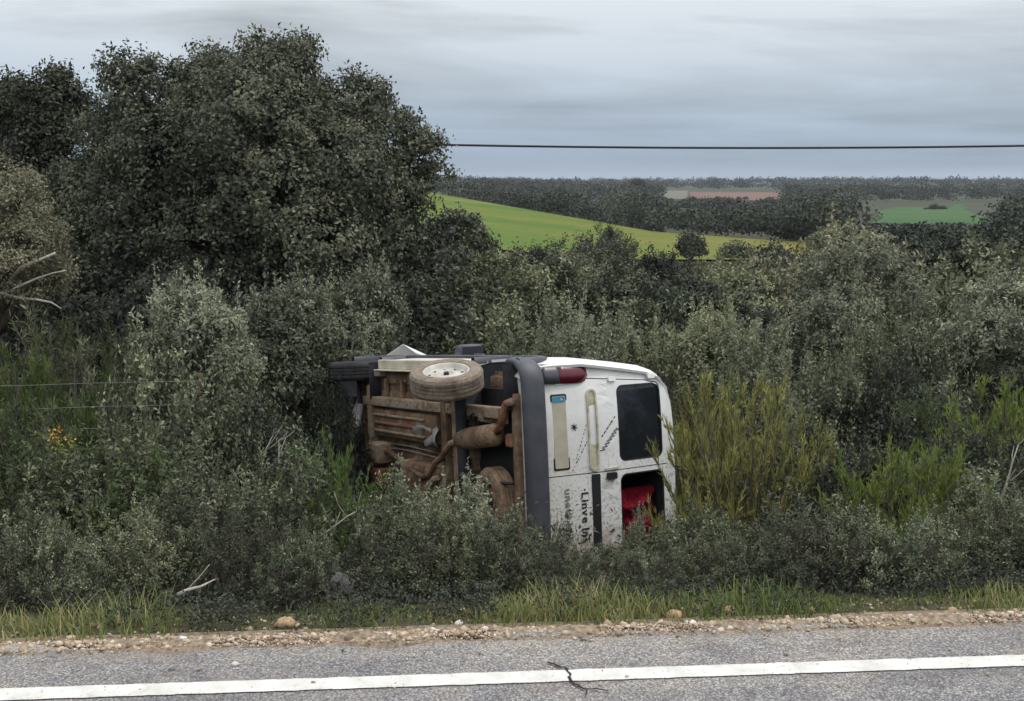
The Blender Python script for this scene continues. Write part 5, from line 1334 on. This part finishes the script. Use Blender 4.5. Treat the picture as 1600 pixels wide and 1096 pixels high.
    pipe('exhaust_pipe', [(.96, .26, .26), (1.12, .22, .24), (1.24, .10, .21), (1.36, .04, .20), (1.46, -.06, .20), (1.62, -.10, .20), (1.80, -.08, .22), (2.1, -.02, .24), (2.6, .05, .26)], .026, 'under')
    pipe('tail_pipe', [(.34, .35, .26), (.24, .40, .25), (.20, .50, .26), (.16, .58, .27), (.06, .60, .27)], .03, 'orange')
    box('exhaust_bracket', (1.42, -.13, .19), (.24, .05, .06), 'dusty', .015, Matrix.Rotation(math.radians(-28), 3, 'Z'))
    # rear axle: beam, arms and dampers
    pipe('axle_beam', [(.86, .66, .22), (.90, .3, .24), (.92, -.3, .26), (.78, -.70, .28)], .045, 'liner')
    pipe('trailing_arm', [(1.22, .62, .30), (1.02, .66, .20), (.80, .70, .10)], .038, 'dusty'); pipe('trailing_arm', [(1.22, -.58, .30), (.9, -.64, .28), (.56, -.68, .28)], .038, 'under')
    pipe('damper', [(.62, .46, .26), (.56, .42, .40), (.50, .40, .52)], .032, 'dusty'); pipe('damper', [(.62, -.50, .26), (.50, -.46, .50)], .032, 'under')
    box('rear_crossmember', (.14, 0, .36), (.08, 1.3, .09), 'under', .015); box('tow_bracket', (.20, .30, .33), (.10, .10, .08), 'orange', .015)
    def coil(c, r, h, turns, name):
        pts = [(c[0] + r * math.cos(i * .5), c[1] + r * math.sin(i * .5), c[2] + h * i / (turns * 12.57)) for i in range(int(turns * 12.57))]
        pipe(name, pts, .011, 'black', 6)
    coil((.72, .42, .26), .06, .22, 5, 'coil_spring'); coil((.72, -.48, .26), .06, .22, 5, 'coil_spring')
    for y, z in ((.44, .345), (.10, .345), (.06, .342)): pipe('brake_pipe', [(3.0, y, z), (2.2, y + .012, z - .012), (1.5, y - .01, z), (1.12, y + .02, z - .05), (.9, y + .03, z - .08)], .006, 'steel', 6)
    for k in range(9):
        x = 1.2 + k * .22
        for y in (.50, .70): box('bolt', (x, y, .262 if y == .5 else .352), (.022, .022, .014), 'steel', .003)
    for x in (1.55, 1.95, 2.35, 2.75): box('floor_bracket', (x, .63, .345), (.05, .16, .03), 'under', .006)
    box('jack_point', (1.42, .76, .325), (.14, .05, .07), 'dusty', .01); box('jack_point', (2.85, .76, .325), (.14, .05, .07), 'dusty', .01)
    box('exhaust_hanger', (.66, .32, .35), (.03, .04, .10), 'black', .008); box('exhaust_hanger', (1.30, .08, .27), (.03, .04, .12), 'black', .008)
    box('underseal_plate', (1.22, .28, .335), (.10, .30, .012), 'dusty', .003, Matrix.Rotation(math.radians(6), 3, 'Z'))
    pipe('wiring', [(1.1, .36, .30), (.95, .40, .27), (.8, .36, .30), (.6, .44, .29), (.3, .52, .31)], .009, 'black', 6)
    pipe('muffler_seam', [(.36 + .005 * i, .335, .26) for i in range(2)], .09, 'exhaust', 18)
    pipe('brake_cable', [(1.1, .1, .28), (.7, -.05, .27), (.3, -.02, .24), (.16, -.02, .30)], .012, 'black', 7)
van_under()
def cloth():
    # crumpled red cloth bulging out of the broken window
    g = np.random.default_rng(3); n = 34; U, V = np.meshgrid(np.linspace(0, 1, n), np.linspace(0, 1, n))
    y = -.16 - .46 * U; z = 1.19 + .40 * V
    edge = np.minimum(np.minimum(U, 1 - U), np.minimum(V, 1 - V)); bul = np.sqrt(np.clip(edge * 4, 0, 1))
    wx = U * 5 + .5 * np.sin(V * 6.1 + 1) + .3 * np.sin(V * 11 + U * 5); wy = V * 4 + .6 * np.sin(U * 4.3) + .25 * np.sin(U * 13 + 2)
    x = .17 - .075 * bul + .03 * np.abs(np.sin(wx * 1.3 + wy * .7)) - .026 * np.abs(np.sin(wy * 1.7 - wx * .4 + .6)) + .012 * np.sin(wx * 4.1 + wy * 2.3) + g.normal(0, .003, U.shape)
    loc = np.stack([x + np.maximum(z - 1.05, 0) * .13, y, z], -1).reshape(-1, 3)
    w = loc @ VR.T + VP; base = w.mean(0); i = np.arange(n * n).reshape(n, n)
    Fq = np.stack([i[:-1, :-1], i[:-1, 1:], i[1:, 1:], i[1:, :-1]], -1).reshape(-1, 4)
    o = obj('cloth', mesh_np('cloth', w - base, Fq, VM['cloth'], smooth=True)); o.location = base; o.modifiers.new('s', 'SOLIDIFY').thickness = .01
    tag(o, 'crumpled red cloth in the broken lower rear window of the van', 'cloth')
cloth()

# ------------------------------------------------------------------ thin damp air
def haze():
    bm = bmesh.new(); z0, z1 = -9.0, 25.0
    bm_box(bm, (0, 1645, (z0 + z1) / 2), (8900, 3430, z1 - z0))
    m = bpy.data.materials.new('damp_air'); m.use_nodes = True; nt = m.node_tree
    for n in list(nt.nodes): nt.nodes.remove(n)
    out = nt.nodes.new('ShaderNodeOutputMaterial'); v = nt.nodes.new('ShaderNodeVolumePrincipled')
    v.inputs['Color'].default_value = (.80, .88, 1.0, 1); v.inputs['Density'].default_value = .00016; v.inputs['Anisotropy'].default_value = .2
    nt.links.new(v.outputs[0], out.inputs['Volume'])
    o = bm_obj('haze', bm, m); tag(o, 'thin bluish haze over the far slope', 'haze', kind='stuff')
haze()
